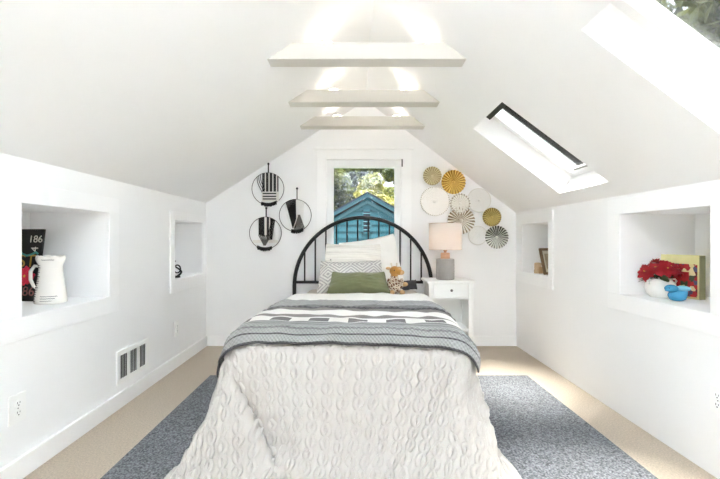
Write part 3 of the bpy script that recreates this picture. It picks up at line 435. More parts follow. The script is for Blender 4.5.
 [2112,2093,2078,2061,2045,2039,2025,2011,1999,1988,1973,1955,1940,1924,1906,1889,1880,1879,1876,1874,1874,1870,1867,1865,1862,1860,1858,1855,1853,1854,1854,1850,1848,1846,1844,1842,1842,1838,1835,1833,1829,1825,1822,1822,1829,1842,1854,1877,1888,1899,1917,1930,1940,1952,1969,1973,1981,1989],
 [2084,2068,2052,2036,2021,2008,1998,1985,1973,1960,1939,1923,1905,1897,1876,1863,1855,1858,1853,1850,1852,1847,1847,1844,1841,1840,1835,1834,1837,1832,1834,1831,1828,1828,1822,1821,1820,1816,1816,1812,1807,1807,1800,1804,1803,1819,1831,1864,1869,1863,1891,1899,1915,1919,1935,1951,1953,1962],
 [2053,2036,2022,2010,1992,1984,1972,1960,1952,1919,1901,1884,1886,1864,1842,1848,1831,1848,1839,1837,1828,1837,1827,1825,1825,1821,1821,1823,1817,1822,1815,1815,1815,1806,1809,1806,1801,1805,1802,1796,1797,1784,1788,1777,1787,1784,1821,1829,1851,1848,1841,1878,1888,1909,1921,1922,1939,1936],
 [2020,2005,1993,1978,1966,1953,1945,1936,1902,1875,1867,1867,1851,1821,1826,1829,1811,1829,1823,1817,1824,1813,1823,1814,1809,1815,1811,1808,1811,1802,1807,1805,1795,1803,1795,1795,1799,1794,1786,1789,1773,1780,1782,1762,1754,1776,1775,1794,1800,1843,1808,1824,1871,1882,1904,1908,1907,1931],
 [1997,1977,1965,1946,1919,1894,1895,1879,1847,1848,1834,1832,1802,1800,1817,1811,1803,1808,1821,1807,1798,1803,1803,1805,1806,1801,1801,1799,1792,1795,1793,1789,1793,1787,1789,1788,1779,1778,1784,1767,1761,1763,1769,1750,1732,1738,1743,1751,1747,1781,1814,1800,1807,1831,1869,1896,1899,1897],
 [1970,1942,1917,1883,1851,1832,1827,1817,1805,1792,1791,1785,1779,1798,1804,1794,1795,1799,1808,1805,1788,1784,1786,1789,1790,1789,1792,1790,1786,1785,1787,1785,1782,1780,1779,1771,1772,1776,1762,1748,1751,1756,1755,1739,1725,1713,1719,1723,1713,1731,1744,1768,1749,1782,1818,1866,1892,1888],
 [1919,1877,1843,1824,1777,1770,1768,1767,1767,1760,1760,1761,1777,1797,1783,1781,1790,1789,1790,1796,1788,1770,1767,1775,1774,1781,1772,1781,1773,1778,1772,1775,1769,1772,1760,1762,1771,1757,1740,1738,1743,1759,1743,1729,1707,1704,1701,1701,1691,1697,1702,1705,1714,1704,1766,1819,1845,1879],
 [1840,1792,1780,1756,1748,1734,1738,1744,1739,1745,1733,1747,1760,1778,1766,1770,1774,1797,1775,1773,1767,1776,1766,1756,1772,1766,1780,1758,1776,1756,1756,1757,1765,1751,1754,1755,1745,1737,1725,1729,1740,1752,1723,1715,1693,1676,1677,1681,1683,1668,1678,1678,1673,1681,1685,1736,1790,1792],
 [1752,1752,1734,1735,1721,1715,1715,1721,1732,1727,1726,1731,1754,1752,1750,1757,1778,1777,1769,1764,1752,1748,1761,1763,1752,1775,1769,1753,1746,1765,1756,1750,1738,1748,1743,1740,1731,1718,1720,1725,1731,1721,1710,1698,1695,1675,1659,1651,1661,1654,1652,1655,1656,1650,1660,1669,1695,1735],
 [1722,1719,1719,1712,1708,1697,1698,1706,1713,1711,1713,1732,1734,1731,1736,1752,1764,1762,1761,1764,1756,1738,1734,1740,1741,1748,1744,1741,1735,1734,1743,1744,1729,1724,1742,1727,1717,1712,1716,1719,1711,1711,1690,1675,1670,1671,1662,1640,1638,1640,1632,1631,1630,1627,1632,1635,1637,1658],
 [1693,1697,1694,1686,1687,1682,1683,1691,1700,1690,1705,1718,1718,1713,1728,1738,1747,1749,1752,1745,1742,1738,1719,1720,1712,1722,1722,1730,1722,1728,1724,1716,1714,1716,1723,1719,1705,1707,1710,1700,1693,1691,1673,1661,1647,1641,1646,1635,1624,1626,1618,1607,1606,1605,1605,1611,1613,1622],
 [1673,1669,1667,1667,1660,1659,1664,1672,1673,1680,1687,1693,1693,1701,1707,1725,1728,1738,1734,1732,1722,1732,1712,1707,1695,1696,1701,1703,1711,1713,1702,1697,1700,1695,1705,1697,1693,1688,1690,1679,1667,1665,1653,1642,1637,1618,1617,1616,1600,1609,1596,1586,1584,1580,1588,1586,1588,1594],
 [1644,1645,1641,1638,1634,1635,1638,1645,1651,1655,1667,1668,1680,1679,1697,1704,1716,1717,1713,1713,1723,1709,1698,1690,1698,1694,1678,1686,1685,1690,1684,1681,1676,1690,1683,1676,1669,1676,1666,1657,1643,1638,1634,1624,1620,1602,1601,1598,1593,1579,1580,1565,1559,1563,1560,1561,1561,1567],
 [1622,1616,1616,1610,1610,1609,1616,1621,1625,1630,1639,1649,1654,1670,1675,1683,1690,1692,1694,1701,1699,1687,1675,1673,1673,1667,1670,1667,1675,1664,1659,1660,1663,1669,1659,1653,1657,1652,1644,1633,1620,1622,1615,1603,1598,1585,1576,1575,1565,1562,1555,1543,1535,1531,1535,1534,1536,1537],
 [1601,1593,1588,1587,1582,1587,1593,1596,1597,1605,1613,1622,1632,1645,1649,1659,1662,1670,1674,1678,1674,1664,1652,1647,1642,1642,1643,1648,1651,1648,1639,1639,1635,1641,1636,1631,1633,1631,1621,1611,1603,1601,1598,1583,1577,1569,1557,1550,1542,1539,1538,1526,1513,1507,1509,1509,1509,1510],
 [1571,1572,1565,1560,1559,1561,1566,1571,1578,1579,1588,1594,1610,1621,1621,1632,1637,1643,1650,1653,1648,1640,1633,1628,1616,1616,1622,1623,1622,1622,1618,1615,1612,1611,1615,1610,1608,1607,1607,1596,1578,1579,1578,1564,1554,1548,1536,1528,1524,1516,1516,1508,1497,1482,1483,1484,1482,1485],
 [1544,1543,1544,1535,1530,1532,1537,1544,1550,1559,1567,1573,1585,1597,1616,1618,1610,1616,1624,1626,1624,1616,1611,1606,1606,1592,1593,1596,1599,1593,1592,1587,1589,1584,1589,1591,1584,1584,1583,1591,1571,1553,1554,1550,1534,1521,1515,1502,1497,1496,1490,1486,1473,1468,1456,1456,1459,1455],
]
CLOTH_Z = [
 [136,154,171,208,244,270,289,328,356,395,429,466,503,541,572,596,608,605,605,605,605,605,605,605,605,605,605,605,605,605,605,605,605,605,605,605,605,605,605,605,605,608,605,592,565,537,499,475,447,410,375,339,302,274,261,224,195,170],
 [131,167,188,209,236,273,302,327,365,397,433,470,510,545,576,597,608,609,607,609,609,607,606,608,609,607,606,606,607,606,607,609,607,606,607,609,607,607,607,608,606,617,606,593,575,541,515,478,454,422,385,349,318,281,248,226,191,173],
 [127,160,190,216,243,275,308,338,369,404,439,476,516,549,577,598,610,610,608,608,608,609,607,607,608,609,607,607,606,607,606,607,608,607,608,608,609,608,609,610,613,606,613,598,573,553,515,484,451,423,389,357,320,289,251,222,196,163],
 [122,158,187,214,242,280,312,343,379,413,447,484,516,550,578,599,610,608,609,608,608,608,609,607,606,607,608,606,606,606,606,606,607,607,609,607,607,609,609,610,611,618,609,598,582,552,522,484,449,425,388,361,331,296,261,230,196,162],
 [125,152,184,208,246,275,309,343,378,414,450,481,518,548,579,600,605,610,608,609,606,609,608,608,606,607,607,607,606,606,607,606,606,609,608,607,607,607,609,610,614,609,614,599,574,559,520,479,453,417,384,357,333,302,263,230,204,172],
 [145,150,177,208,236,273,304,339,377,411,446,480,514,551,578,598,610,608,608,608,609,606,609,607,606,606,608,609,607,607,606,607,607,610,608,607,607,608,609,610,611,618,607,596,579,545,524,485,445,419,380,351,321,287,271,240,211,178],
 [139,164,175,201,234,266,301,337,373,409,442,479,516,549,579,599,608,609,608,608,608,606,607,607,606,607,606,608,608,607,606,608,609,608,609,608,609,608,608,609,609,610,609,595,571,548,516,486,449,412,381,345,316,281,256,234,206,180],
 [132,165,171,196,229,263,298,332,370,405,441,478,515,549,578,599,608,610,609,608,607,606,606,606,608,609,606,607,608,609,606,607,609,607,607,608,609,609,607,608,609,608,606,593,569,541,510,479,450,413,377,345,315,282,255,229,199,173],
 [121,150,163,190,225,262,295,332,372,402,440,477,513,550,578,598,611,608,610,607,606,606,606,606,607,609,608,607,607,609,608,608,607,607,606,608,609,608,608,609,608,610,604,589,567,533,503,472,440,419,379,340,312,281,245,216,189,159],
 [111,121,151,189,227,258,296,334,362,401,439,476,516,547,578,601,605,613,607,607,607,607,607,606,607,607,609,608,607,607,609,608,609,609,607,606,609,609,607,609,609,610,605,587,571,534,504,463,438,400,380,343,308,272,236,209,177,151],
 [106,119,156,190,222,258,294,326,363,400,438,476,513,549,578,598,611,608,609,606,606,609,608,607,606,606,607,609,606,609,608,609,606,609,609,607,606,609,609,608,609,610,605,588,566,535,496,462,424,400,367,344,307,271,238,204,175,142],
 [84,118,150,186,221,255,289,325,362,400,438,475,513,548,577,599,608,609,607,606,606,607,609,608,606,606,607,607,607,608,609,608,607,606,608,608,607,606,607,609,608,610,605,588,566,535,495,458,425,391,359,332,304,271,235,201,171,140],
 [89,109,146,181,216,250,287,324,362,399,437,474,513,547,577,599,606,609,607,606,607,606,607,608,609,606,606,607,608,609,608,607,608,606,607,608,606,606,606,607,608,608,606,589,566,535,495,458,423,387,354,322,296,261,233,200,170,138],
 [86,119,140,176,213,250,286,323,361,398,436,474,510,548,576,596,609,609,608,607,606,607,606,606,609,609,606,606,610,607,608,608,606,608,606,607,607,606,606,607,606,611,605,593,568,530,497,457,419,381,351,315,278,249,218,197,170,136],
 [83,121,147,177,214,248,285,323,360,398,435,473,512,545,579,600,606,609,608,608,607,607,607,606,606,609,608,608,608,609,608,608,609,607,607,607,606,606,606,606,608,608,605,593,565,537,496,459,420,381,345,314,279,245,211,187,153,135],
 [85,115,143,177,210,247,284,322,359,397,435,473,509,548,574,599,607,609,608,609,606,609,607,607,607,606,609,609,607,607,609,607,609,608,607,607,608,606,607,606,607,609,607,592,571,536,498,459,419,381,343,307,271,240,206,173,146,115],
 [75,113,147,179,209,246,283,321,358,396,434,471,510,549,576,598,609,609,608,608,607,607,609,607,606,606,608,608,606,606,607,608,607,607,607,607,609,606,607,606,607,609,607,590,570,537,498,458,420,382,344,306,268,235,204,171,139,107],
 [75,113,149,183,220,244,282,320,357,395,433,471,511,546,577,596,608,609,608,609,607,607,609,607,607,606,609,608,606,607,607,607,609,607,607,606,607,607,606,606,608,608,606,589,569,537,497,458,420,383,344,305,266,230,196,172,136,98],
 [83,113,146,180,210,249,281,319,357,394,433,471,508,547,577,596,608,608,608,608,609,606,607,609,606,608,607,607,608,606,607,607,609,609,606,606,608,606,606,607,606,610,606,589,570,536,496,459,421,383,343,305,267,228,192,154,126,97],
 [80,117,150,182,216,246,281,318,355,394,431,470,508,545,576,596,608,610,607,607,608,606,608,610,609,607,608,607,606,609,607,607,608,609,609,608,607,607,607,607,608,608,606,590,570,535,498,460,421,381,343,305,267,230,193,159,122,89],
 [83,118,152,186,219,250,282,317,354,392,430,468,506,546,576,596,608,609,608,607,607,607,611,608,608,609,608,606,606,608,609,608,609,608,609,608,609,606,609,607,608,610,606,591,570,534,498,459,420,381,343,305,267,230,195,158,123,87],
 [89,120,157,188,217,253,285,317,353,391,429,467,506,546,575,596,608,609,607,608,606,613,608,608,609,607,607,607,606,607,608,609,607,609,608,607,607,607,608,607,607,609,606,592,566,537,498,458,419,381,343,305,269,233,195,159,124,87],
 [116,122,156,195,231,252,286,320,351,390,428,466,506,545,574,596,608,610,609,607,616,606,608,609,606,607,607,606,607,606,609,608,608,607,609,607,607,606,607,607,608,608,608,591,570,536,497,457,419,381,344,308,270,231,197,161,124,92],
 [110,139,163,192,231,263,292,322,356,389,426,465,505,544,574,597,608,609,610,612,607,608,608,609,609,607,607,609,607,608,608,609,607,607,607,609,607,607,607,609,608,610,606,596,570,535,496,458,420,382,344,307,267,234,196,161,130,92],
 [119,146,173,203,234,268,300,331,361,394,427,464,504,543,573,596,609,611,611,609,608,608,607,608,609,608,607,608,609,608,607,608,607,607,606,608,609,608,607,609,608,610,605,593,570,533,496,458,420,382,345,307,270,232,196,164,132,96],
 [120,149,175,213,245,272,305,338,370,403,434,467,505,541,573,596,606,612,609,607,608,609,608,607,608,609,608,607,608,609,608,609,608,608,608,607,608,609,608,609,608,610,605,593,569,533,496,458,420,382,344,307,269,232,200,165,132,94],
 [116,152,183,216,245,280,306,338,374,410,443,475,505,544,572,593,611,607,609,607,607,609,608,607,607,607,609,608,608,607,607,607,609,608,609,608,609,609,608,608,608,610,606,592,568,531,497,458,419,383,343,306,269,237,199,165,130,108],
 [130,150,182,219,257,279,312,341,378,410,448,477,512,542,573,596,604,612,607,607,609,609,608,607,606,607,607,609,607,609,608,607,606,608,608,608,607,609,609,608,609,609,606,592,563,535,495,457,421,380,342,306,271,233,198,168,145,111],
 [155,167,194,227,257,293,318,354,382,414,450,480,511,544,572,594,608,608,607,608,608,608,607,607,608,609,607,607,607,607,609,608,607,607,609,608,608,608,608,609,609,610,606,590,566,532,496,457,420,379,344,307,269,235,207,179,151,116],
 [146,179,200,228,259,296,322,353,385,415,448,483,513,545,573,594,607,609,608,609,608,608,607,607,608,608,609,608,607,607,607,609,608,607,608,609,609,608,608,609,609,610,606,591,565,532,494,457,418,381,343,305,275,243,211,180,153,119],
 [142,167,199,228,263,293,330,352,383,416,451,481,517,543,573,597,605,610,608,609,608,607,607,607,607,608,608,609,608,607,607,607,609,607,608,609,608,609,609,609,609,609,606,591,564,532,493,456,418,380,346,319,283,252,218,190,155,129],
 [167,165,196,229,265,296,323,349,377,411,450,484,512,549,573,593,611,606,608,608,608,609,608,608,609,608,608,609,608,609,609,608,606,608,608,608,609,608,609,609,609,610,606,589,565,528,495,455,416,379,356,325,293,254,233,196,169,133],
 [152,175,188,223,254,292,324,353,374,408,444,479,518,544,573,597,606,610,608,609,609,609,609,608,609,609,608,608,608,608,609,608,607,607,608,608,609,609,609,609,609,610,605,589,561,529,492,454,417,389,353,318,287,268,231,201,168,143],
 [133,161,189,216,247,280,317,347,380,411,437,470,509,547,573,594,609,609,609,609,609,609,609,609,609,609,609,609,609,609,609,609,608,609,609,609,609,609,609,610,610,610,605,587,560,526,492,455,420,383,349,317,291,260,225,194,166,143],
 [121,152,176,210,240,266,304,336,370,402,433,468,507,543,568,592,606,610,608,609,610,608,609,609,609,609,609,609,609,609,609,609,609,609,609,609,609,609,609,609,609,609,604,585,555,520,485,453,419,381,344,308,279,248,221,189,155,132],
 [118,146,174,197,236,267,294,325,357,391,420,457,490,529,558,582,598,602,602,602,599,604,602,602,602,602,602,602,602,602,602,604,603,602,602,601,601,602,601,600,599,598,592,574,548,509,479,445,411,374,349,312,272,245,213,185,157,122],
 [106,142,172,190,221,254,279,312,348,383,419,443,477,508,537,562,578,582,580,580,583,578,581,581,581,581,581,581,582,583,582,582,584,584,583,582,583,580,579,578,576,574,569,555,526,497,463,436,403,372,336,305,276,240,214,179,142,133],
 [99,127,155,182,208,239,272,301,334,368,396,427,454,480,507,530,547,550,553,552,550,553,554,554,555,555,555,555,555,554,553,555,554,553,552,551,549,550,548,546,545,542,535,522,497,468,439,415,391,357,322,290,257,230,200,175,143,111],
 [83,111,135,159,188,220,254,285,319,344,374,401,426,451,475,496,512,519,519,518,515,515,516,517,517,517,518,518,517,517,518,517,516,514,514,514,514,513,511,510,509,504,500,487,465,438,412,386,363,341,307,275,247,216,183,155,132,106],
 [81,89,118,137,165,198,231,264,291,321,348,372,395,419,442,458,475,479,484,483,481,476,476,477,477,478,478,477,479,479,479,478,476,477,476,477,476,475,473,474,470,471,468,457,434,408,383,360,335,313,290,260,230,206,173,140,110,94],
 [90,85,115,121,152,181,208,236,266,294,317,340,363,389,407,422,435,438,447,450,445,444,436,436,437,438,438,440,440,440,439,437,438,438,438,438,438,435,437,435,438,435,429,422,406,380,356,338,309,282,264,241,211,183,160,129,96,65],
 [61,85,91,107,128,161,188,211,240,263,287,308,335,354,368,383,398,409,412,411,415,409,404,398,400,399,400,401,401,400,399,399,400,400,401,400,399,399,400,402,400,397,391,391,378,353,330,316,291,259,233,212,190,162,140,122,90,54],
 [43,60,73,85,115,147,182,207,226,240,262,284,301,318,332,347,360,370,377,379,374,378,372,366,364,363,362,361,361,361,362,362,362,363,363,363,363,363,363,366,364,361,355,353,343,325,300,282,274,249,218,186,165,141,114,100,82,48],
 [28,48,55,81,103,139,172,201,212,226,238,259,267,282,296,312,323,334,344,345,343,338,339,335,331,330,327,326,323,323,324,324,326,325,326,326,325,324,328,329,327,327,321,314,313,290,272,249,244,229,199,170,141,120,93,69,70,49],
 [28,30,58,79,114,127,161,171,186,197,213,224,235,242,261,275,286,298,304,305,316,304,305,302,300,294,298,293,286,285,286,290,289,289,287,286,289,285,292,291,292,287,292,284,277,270,250,218,207,209,184,149,127,97,83,56,39,63],
 [29,49,69,91,94,123,133,142,151,166,178,188,197,210,229,238,250,257,269,272,280,283,271,272,265,260,257,257,253,250,252,252,257,252,252,252,252,256,255,257,256,258,256,258,246,233,222,207,182,173,165,136,104,81,54,43,28,36],
 [41,55,74,71,80,94,101,107,121,133,144,153,163,181,192,203,211,221,231,242,252,250,247,240,239,228,225,222,217,218,215,217,218,218,216,216,220,219,223,226,225,220,224,235,227,203,190,176,161,141,139,121,91,55,51,45,29,21],
 [25,56,63,58,48,67,70,75,83,102,110,117,132,146,156,165,174,185,194,205,212,216,213,214,218,204,198,187,181,179,181,187,187,179,180,180,187,184,188,193,201,185,192,200,202,189,161,141,133,114,108,109,81,62,46,46,35,30],
 [32,38,54,63,50,37,46,42,64,66,80,94,111,111,126,129,140,147,158,169,176,177,182,185,182,180,171,165,142,141,152,156,153,149,145,152,152,156,151,168,180,157,168,168,166,168,141,120,108,83,85,92,85,55,59,37,37,26],
 [22,36,44,58,35,36,23,38,33,48,47,66,75,83,87,98,102,111,125,133,143,145,158,154,150,149,139,130,129,113,120,125,123,116,118,126,127,120,130,145,154,146,137,139,126,140,119,94,74,68,48,57,62,77,54,36,26,31],
 [34,25,34,40,39,24,36,33,35,25,40,44,50,47,61,66,75,88,91,98,113,132,138,129,123,124,105,101,90,101,101,99,96,82,98,98,92,94,107,117,122,116,116,114,102,100,102,72,61,43,37,31,47,65,46,34,31,26],
 [46,34,27,32,21,36,41,38,21,31,33,35,26,37,42,53,58,61,57,69,93,114,118,106,109,95,82,70,72,66,70,67,80,61,68,78,64,70,78,87,95,88,84,90,78,73,78,76,47,49,59,42,28,36,49,36,31,27],
 [27,45,33,25,35,30,36,39,39,31,32,22,38,49,32,39,53,43,41,43,68,96,87,79,81,74,53,52,64,59,39,42,48,56,37,51,63,45,48,57,67,69,50,59,61,46,55,65,65,43,44,57,47,22,32,44,32,32],
 [21,30,47,31,21,27,25,23,40,47,44,36,27,56,62,54,34,37,30,27,46,66,67,53,44,47,42,25,29,46,40,21,43,38,36,21,37,55,30,30,31,46,40,24,35,34,29,45,59,57,27,29,45,48,23,31,43,25],
]
# ------------------------------------------------------------------ bed
BED = Matrix.Translation((0.075, 3.8, 0)) @ Matrix.Rotation(R(-3.0), 4, 'Z') @ Matrix.Translation((0, -3.8, 0))   # bed stands slightly askew
bed = thing('bed', 'black metal bed frame with arched spindle headboard standing against the window wall', 'bed', (0.078, 3.84, 0))
HR = 0.672; HC = 0.612
pts = [(-HR, 0, 0.0), (-HR, 0, 0.30), (-HR, 0, HC-0.03)] + [(-HR*math.cos(a), 0, HC+HR*math.sin(a)) for a in [PI*k/48 for k in range(49)]] + [(HR, 0, HC-0.03), (HR, 0, 0.30), (HR, 0, 0)]
mb = MB(); mb.tube(pts, 0.0185, 12); hb = mb.build('headboard_arch', M['black'], bed)
mb = MB(); mb.tube([(-HR, 0, 0.652), (HR, 0, 0.652)], 0.014, 10); mb.build('cross_rail', M['black'], bed)
for k in range(12):
    x = -0.571+k*(1.142/11)
    mb = MB(); mb.tube([(x, 0, 0.652), (x, 0, HC+math.sqrt(HR*HR-x*x)-0.004)], 0.0078, 8); mb.build('spindle', M['black'], bed)
for s in (-1, 1):
    mb = MB(); mb.box((s*0.54-0.02, -1.86, 0.17), (s*0.54+0.02, -0.02, 0.21), mx=Matrix.Rotation(R(-3), 4, 'Z')); mb.build('side_rail', M['black'], bed)
    mb = MB(); mb.box((s*0.50-0.02, -1.80, 0.013), (s*0.50+0.02, -1.76, 0.17), mx=Matrix.Rotation(R(-3), 4, 'Z')); mb.build('leg', M['black'], bed)
mb = MB(); mb.box((-0.54, -1.86, 0.185), (0.54, -0.05, 0.212), mx=Matrix.Rotation(R(-3), 4, 'Z')); mb.build('slat_base', M['black'], bed)

def rounded_box(a, b, bev, seg=6):
    bm = bmesh.new(); bmesh.ops.create_cube(bm, size=1)
    for v in bm.verts: v.co = Vector(((a[i]+b[i])/2+v.co[i]*(b[i]-a[i]) for i in range(3)))
    bmesh.ops.bevel(bm, geom=list(bm.edges), offset=bev, segments=seg, affect='EDGES', profile=.5)
    return bm
mb = MB(); mb.bm(rounded_box((-0.545, 1.87, 0.214), (0.535, 3.79, 0.58), 0.09), smooth=True, mx=BED)
tag(mb.build('mattress', M['mattress']), 'thick pale mattress on the black bed frame under the bedding', 'mattress')
# beige sheet over the head end: a shell that follows the mattress
bm = rounded_box((-0.552, 1.86, 0.10), (0.552, 3.805, 0.589), 0.10, 8)
bmesh.ops.bisect_plane(bm, geom=list(bm.verts)+list(bm.edges)+list(bm.faces), plane_co=(0, 2.6, 0), plane_no=(0, -1, 0), clear_outer=True)
bmesh.ops.bisect_plane(bm, geom=list(bm.verts)+list(bm.edges)+list(bm.faces), plane_co=(0, 0, 0.27), plane_no=(0, 0, -1), clear_outer=True)
bmesh.ops.subdivide_edges(bm, edges=bm.edges[:], cuts=3, use_grid_fill=True)
for v in bm.verts:
    if v.co.z > 0.5: v.co.z += 0.006+0.005*noise.noise(v.co*9)
mb = MB(); mb.bm(bm, smooth=True, mx=BED)
tag(mb.build('bed_sheet', M['sheet']), 'beige linen sheet showing around the pillows at the head end', 'sheet')

# comforter: draped surface kept as a 54 x 58 grid of points
G = np.array([CLOTH_X, CLOTH_Y, CLOTH_Z], dtype=np.float64)
G = np.moveaxis(G, 0, 2)/1000.0
def upsample(A, k, axis):                       # Catmull-Rom
    A = np.moveaxis(A, axis, 0); n = A.shape[0]
    P = np.concatenate([2*A[:1]-A[1:2], A, 2*A[-1:]-A[-2:-1]], 0)
    t = np.linspace(0, n-1, (n-1)*k+1); i = np.minimum(t.astype(int), n-2); f = (t-i)[:, None, None]
    p0, p1, p2, p3 = P[i], P[i+1], P[i+2], P[i+3]
    o = 0.5*(2*p1+(p2-p0)*f+(2*p0-5*p1+4*p2-p3)*f*f+(3*p1-p0-3*p2+p3)*f**3)
    return np.moveaxis(o, 0, axis)
def normals(S):
    du = np.gradient(S, axis=1); dv = np.gradient(S, axis=0)
    n = np.cross(dv, du); n /= np.maximum(np.linalg.norm(n, axis=2, keepdims=True), 1e-9)
    return n
def smooth(S, it):
    for _ in range(it):
        Q = S.copy(); Q[1:-1, 1:-1] = 0.5*S[1:-1, 1:-1]+0.125*(S[:-2, 1:-1]+S[2:, 1:-1]+S[1:-1, :-2]+S[1:-1, 2:]); S = Q
    return S
G = smooth(G, 1)
K = 10
S = upsample(upsample(G, K, 0), K, 1); nv, nu = S.shape[:2]
SW, SLEN = 2.3, 3.33-1.86+0.67
U = np.linspace(-SW/2, SW/2, nu)[None, :].repeat(nv, 0); V = np.linspace(0, SLEN, nv)[:, None].repeat(nu, 1)
dd = (S[..., 0]+0.55)*-0.84+(S[..., 2]-0.40)*-0.545        # a fold of cloth laid over the foot face from the left corner
al = np.clip(((S[..., 0]+0.55)*0.545-(S[..., 2]-0.40)*0.84+0.06)/0.22, 0, 1)
fr = np.clip((1.93-S[..., 1])/0.06, 0, 1)
S[..., 1] -= fr*al*np.where(dd > 0, 0.075*(1-np.exp(-np.maximum(dd, 0)/0.012))*np.exp(-np.maximum(dd, 0)/0.30), -0.028*np.exp(np.minimum(dd, 0)/0.04))
N = normals(S)
if N[nv//3, nu//2, 2] < 0: N = -N
def grid_object(name, S, U, V, m, parent=None, thick=0.0):
    nv, nu = S.shape[:2]
    idx = np.arange(nv*nu).reshape(nv, nu)
    F = np.stack([idx[:-1, :-1], idx[:-1, 1:], idx[1:, 1:], idx[1:, :-1]], -1).reshape(-1, 4)
    me = bpy.data.meshes.new(name); me.vertices.add(nv*nu); me.vertices.foreach_set('co', S.reshape(-1))
    me.loops.add(len(F)*4); me.loops.foreach_set('vertex_index', F.reshape(-1))
    me.polygons.add(len(F)); me.polygons.foreach_set('loop_start', np.arange(len(F))*4)
    me.polygons.foreach_set('use_smooth', np.ones(len(F), dtype=bool))
    uv = me.uv_layers.new(name='UVMap'); fl = F.reshape(-1)
    uvs = np.stack([U.reshape(-1)[fl], V.reshape(-1)[fl]], -1).astype(np.float32); uv.data.foreach_set('uv', uvs.reshape(-1))
    me.update(); me.validate(); me.materials.append(m)
    o = bpy.data.objects.new(name, me); C.objects.link(o)
    if parent: o.parent = parent
    if thick:
        sm = o.modifiers.new('thickness', 'SOLIDIFY'); sm.thickness = thick; sm.offset = -1
    return o
pitch, link, amp = 0.079, 0.064, 0.017
c = (np.mod(U+0.4*pitch, pitch)-pitch/2)
ph = PI*V/link
s1 = np.exp(-((c-amp*np.cos(ph))/0.0062)**2); s2 = np.exp(-((c+amp*np.cos(ph))/0.0062)**2)
rib = np.exp(-((np.abs(c)-pitch/2)/0.006)**2)
H = 0.0115*np.maximum(s1, s2)+0.002*rib
rs = np.random.RandomState(3)
wob = upsample(upsample(rs.randn(36, 39, 1)*0.003, 16, 0), 16, 1)[:nv, :nu, 0]
H = H+wob
CS = S+N*H[..., None]
M['comforter'] = mat('cable_comforter', (180, 175, 168), 0.9, 0.0, 10, 0.12, 260, sheen=0.25)
h0 = int(np.argmin(np.abs(3.33-V[:, 0]-3.17)))
tag(grid_object('comforter', CS[h0:], U[h0:], V[h0:], M['comforter'], thick=0.008), 'white cable-knit comforter draped over the bed to the floor', 'comforter')

# added whiter cloth band; skylight on the comforter is put into its colour
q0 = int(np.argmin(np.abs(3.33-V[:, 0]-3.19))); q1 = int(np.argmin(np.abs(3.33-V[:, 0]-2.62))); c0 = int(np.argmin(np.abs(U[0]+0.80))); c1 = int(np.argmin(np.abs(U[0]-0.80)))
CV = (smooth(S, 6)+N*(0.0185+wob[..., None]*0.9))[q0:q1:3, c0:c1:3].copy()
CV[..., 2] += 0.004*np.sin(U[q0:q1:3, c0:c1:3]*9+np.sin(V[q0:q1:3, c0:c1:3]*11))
tag(grid_object('lit_comforter_band', CV, U[q0:q1:3, c0:c1:3], V[q0:q1:3, c0:c1:3], M['white_cotton'], thick=0.006), 'added whiter band for the skylit comforter between the pillows and the striped throw', 'lit_comforter_band')

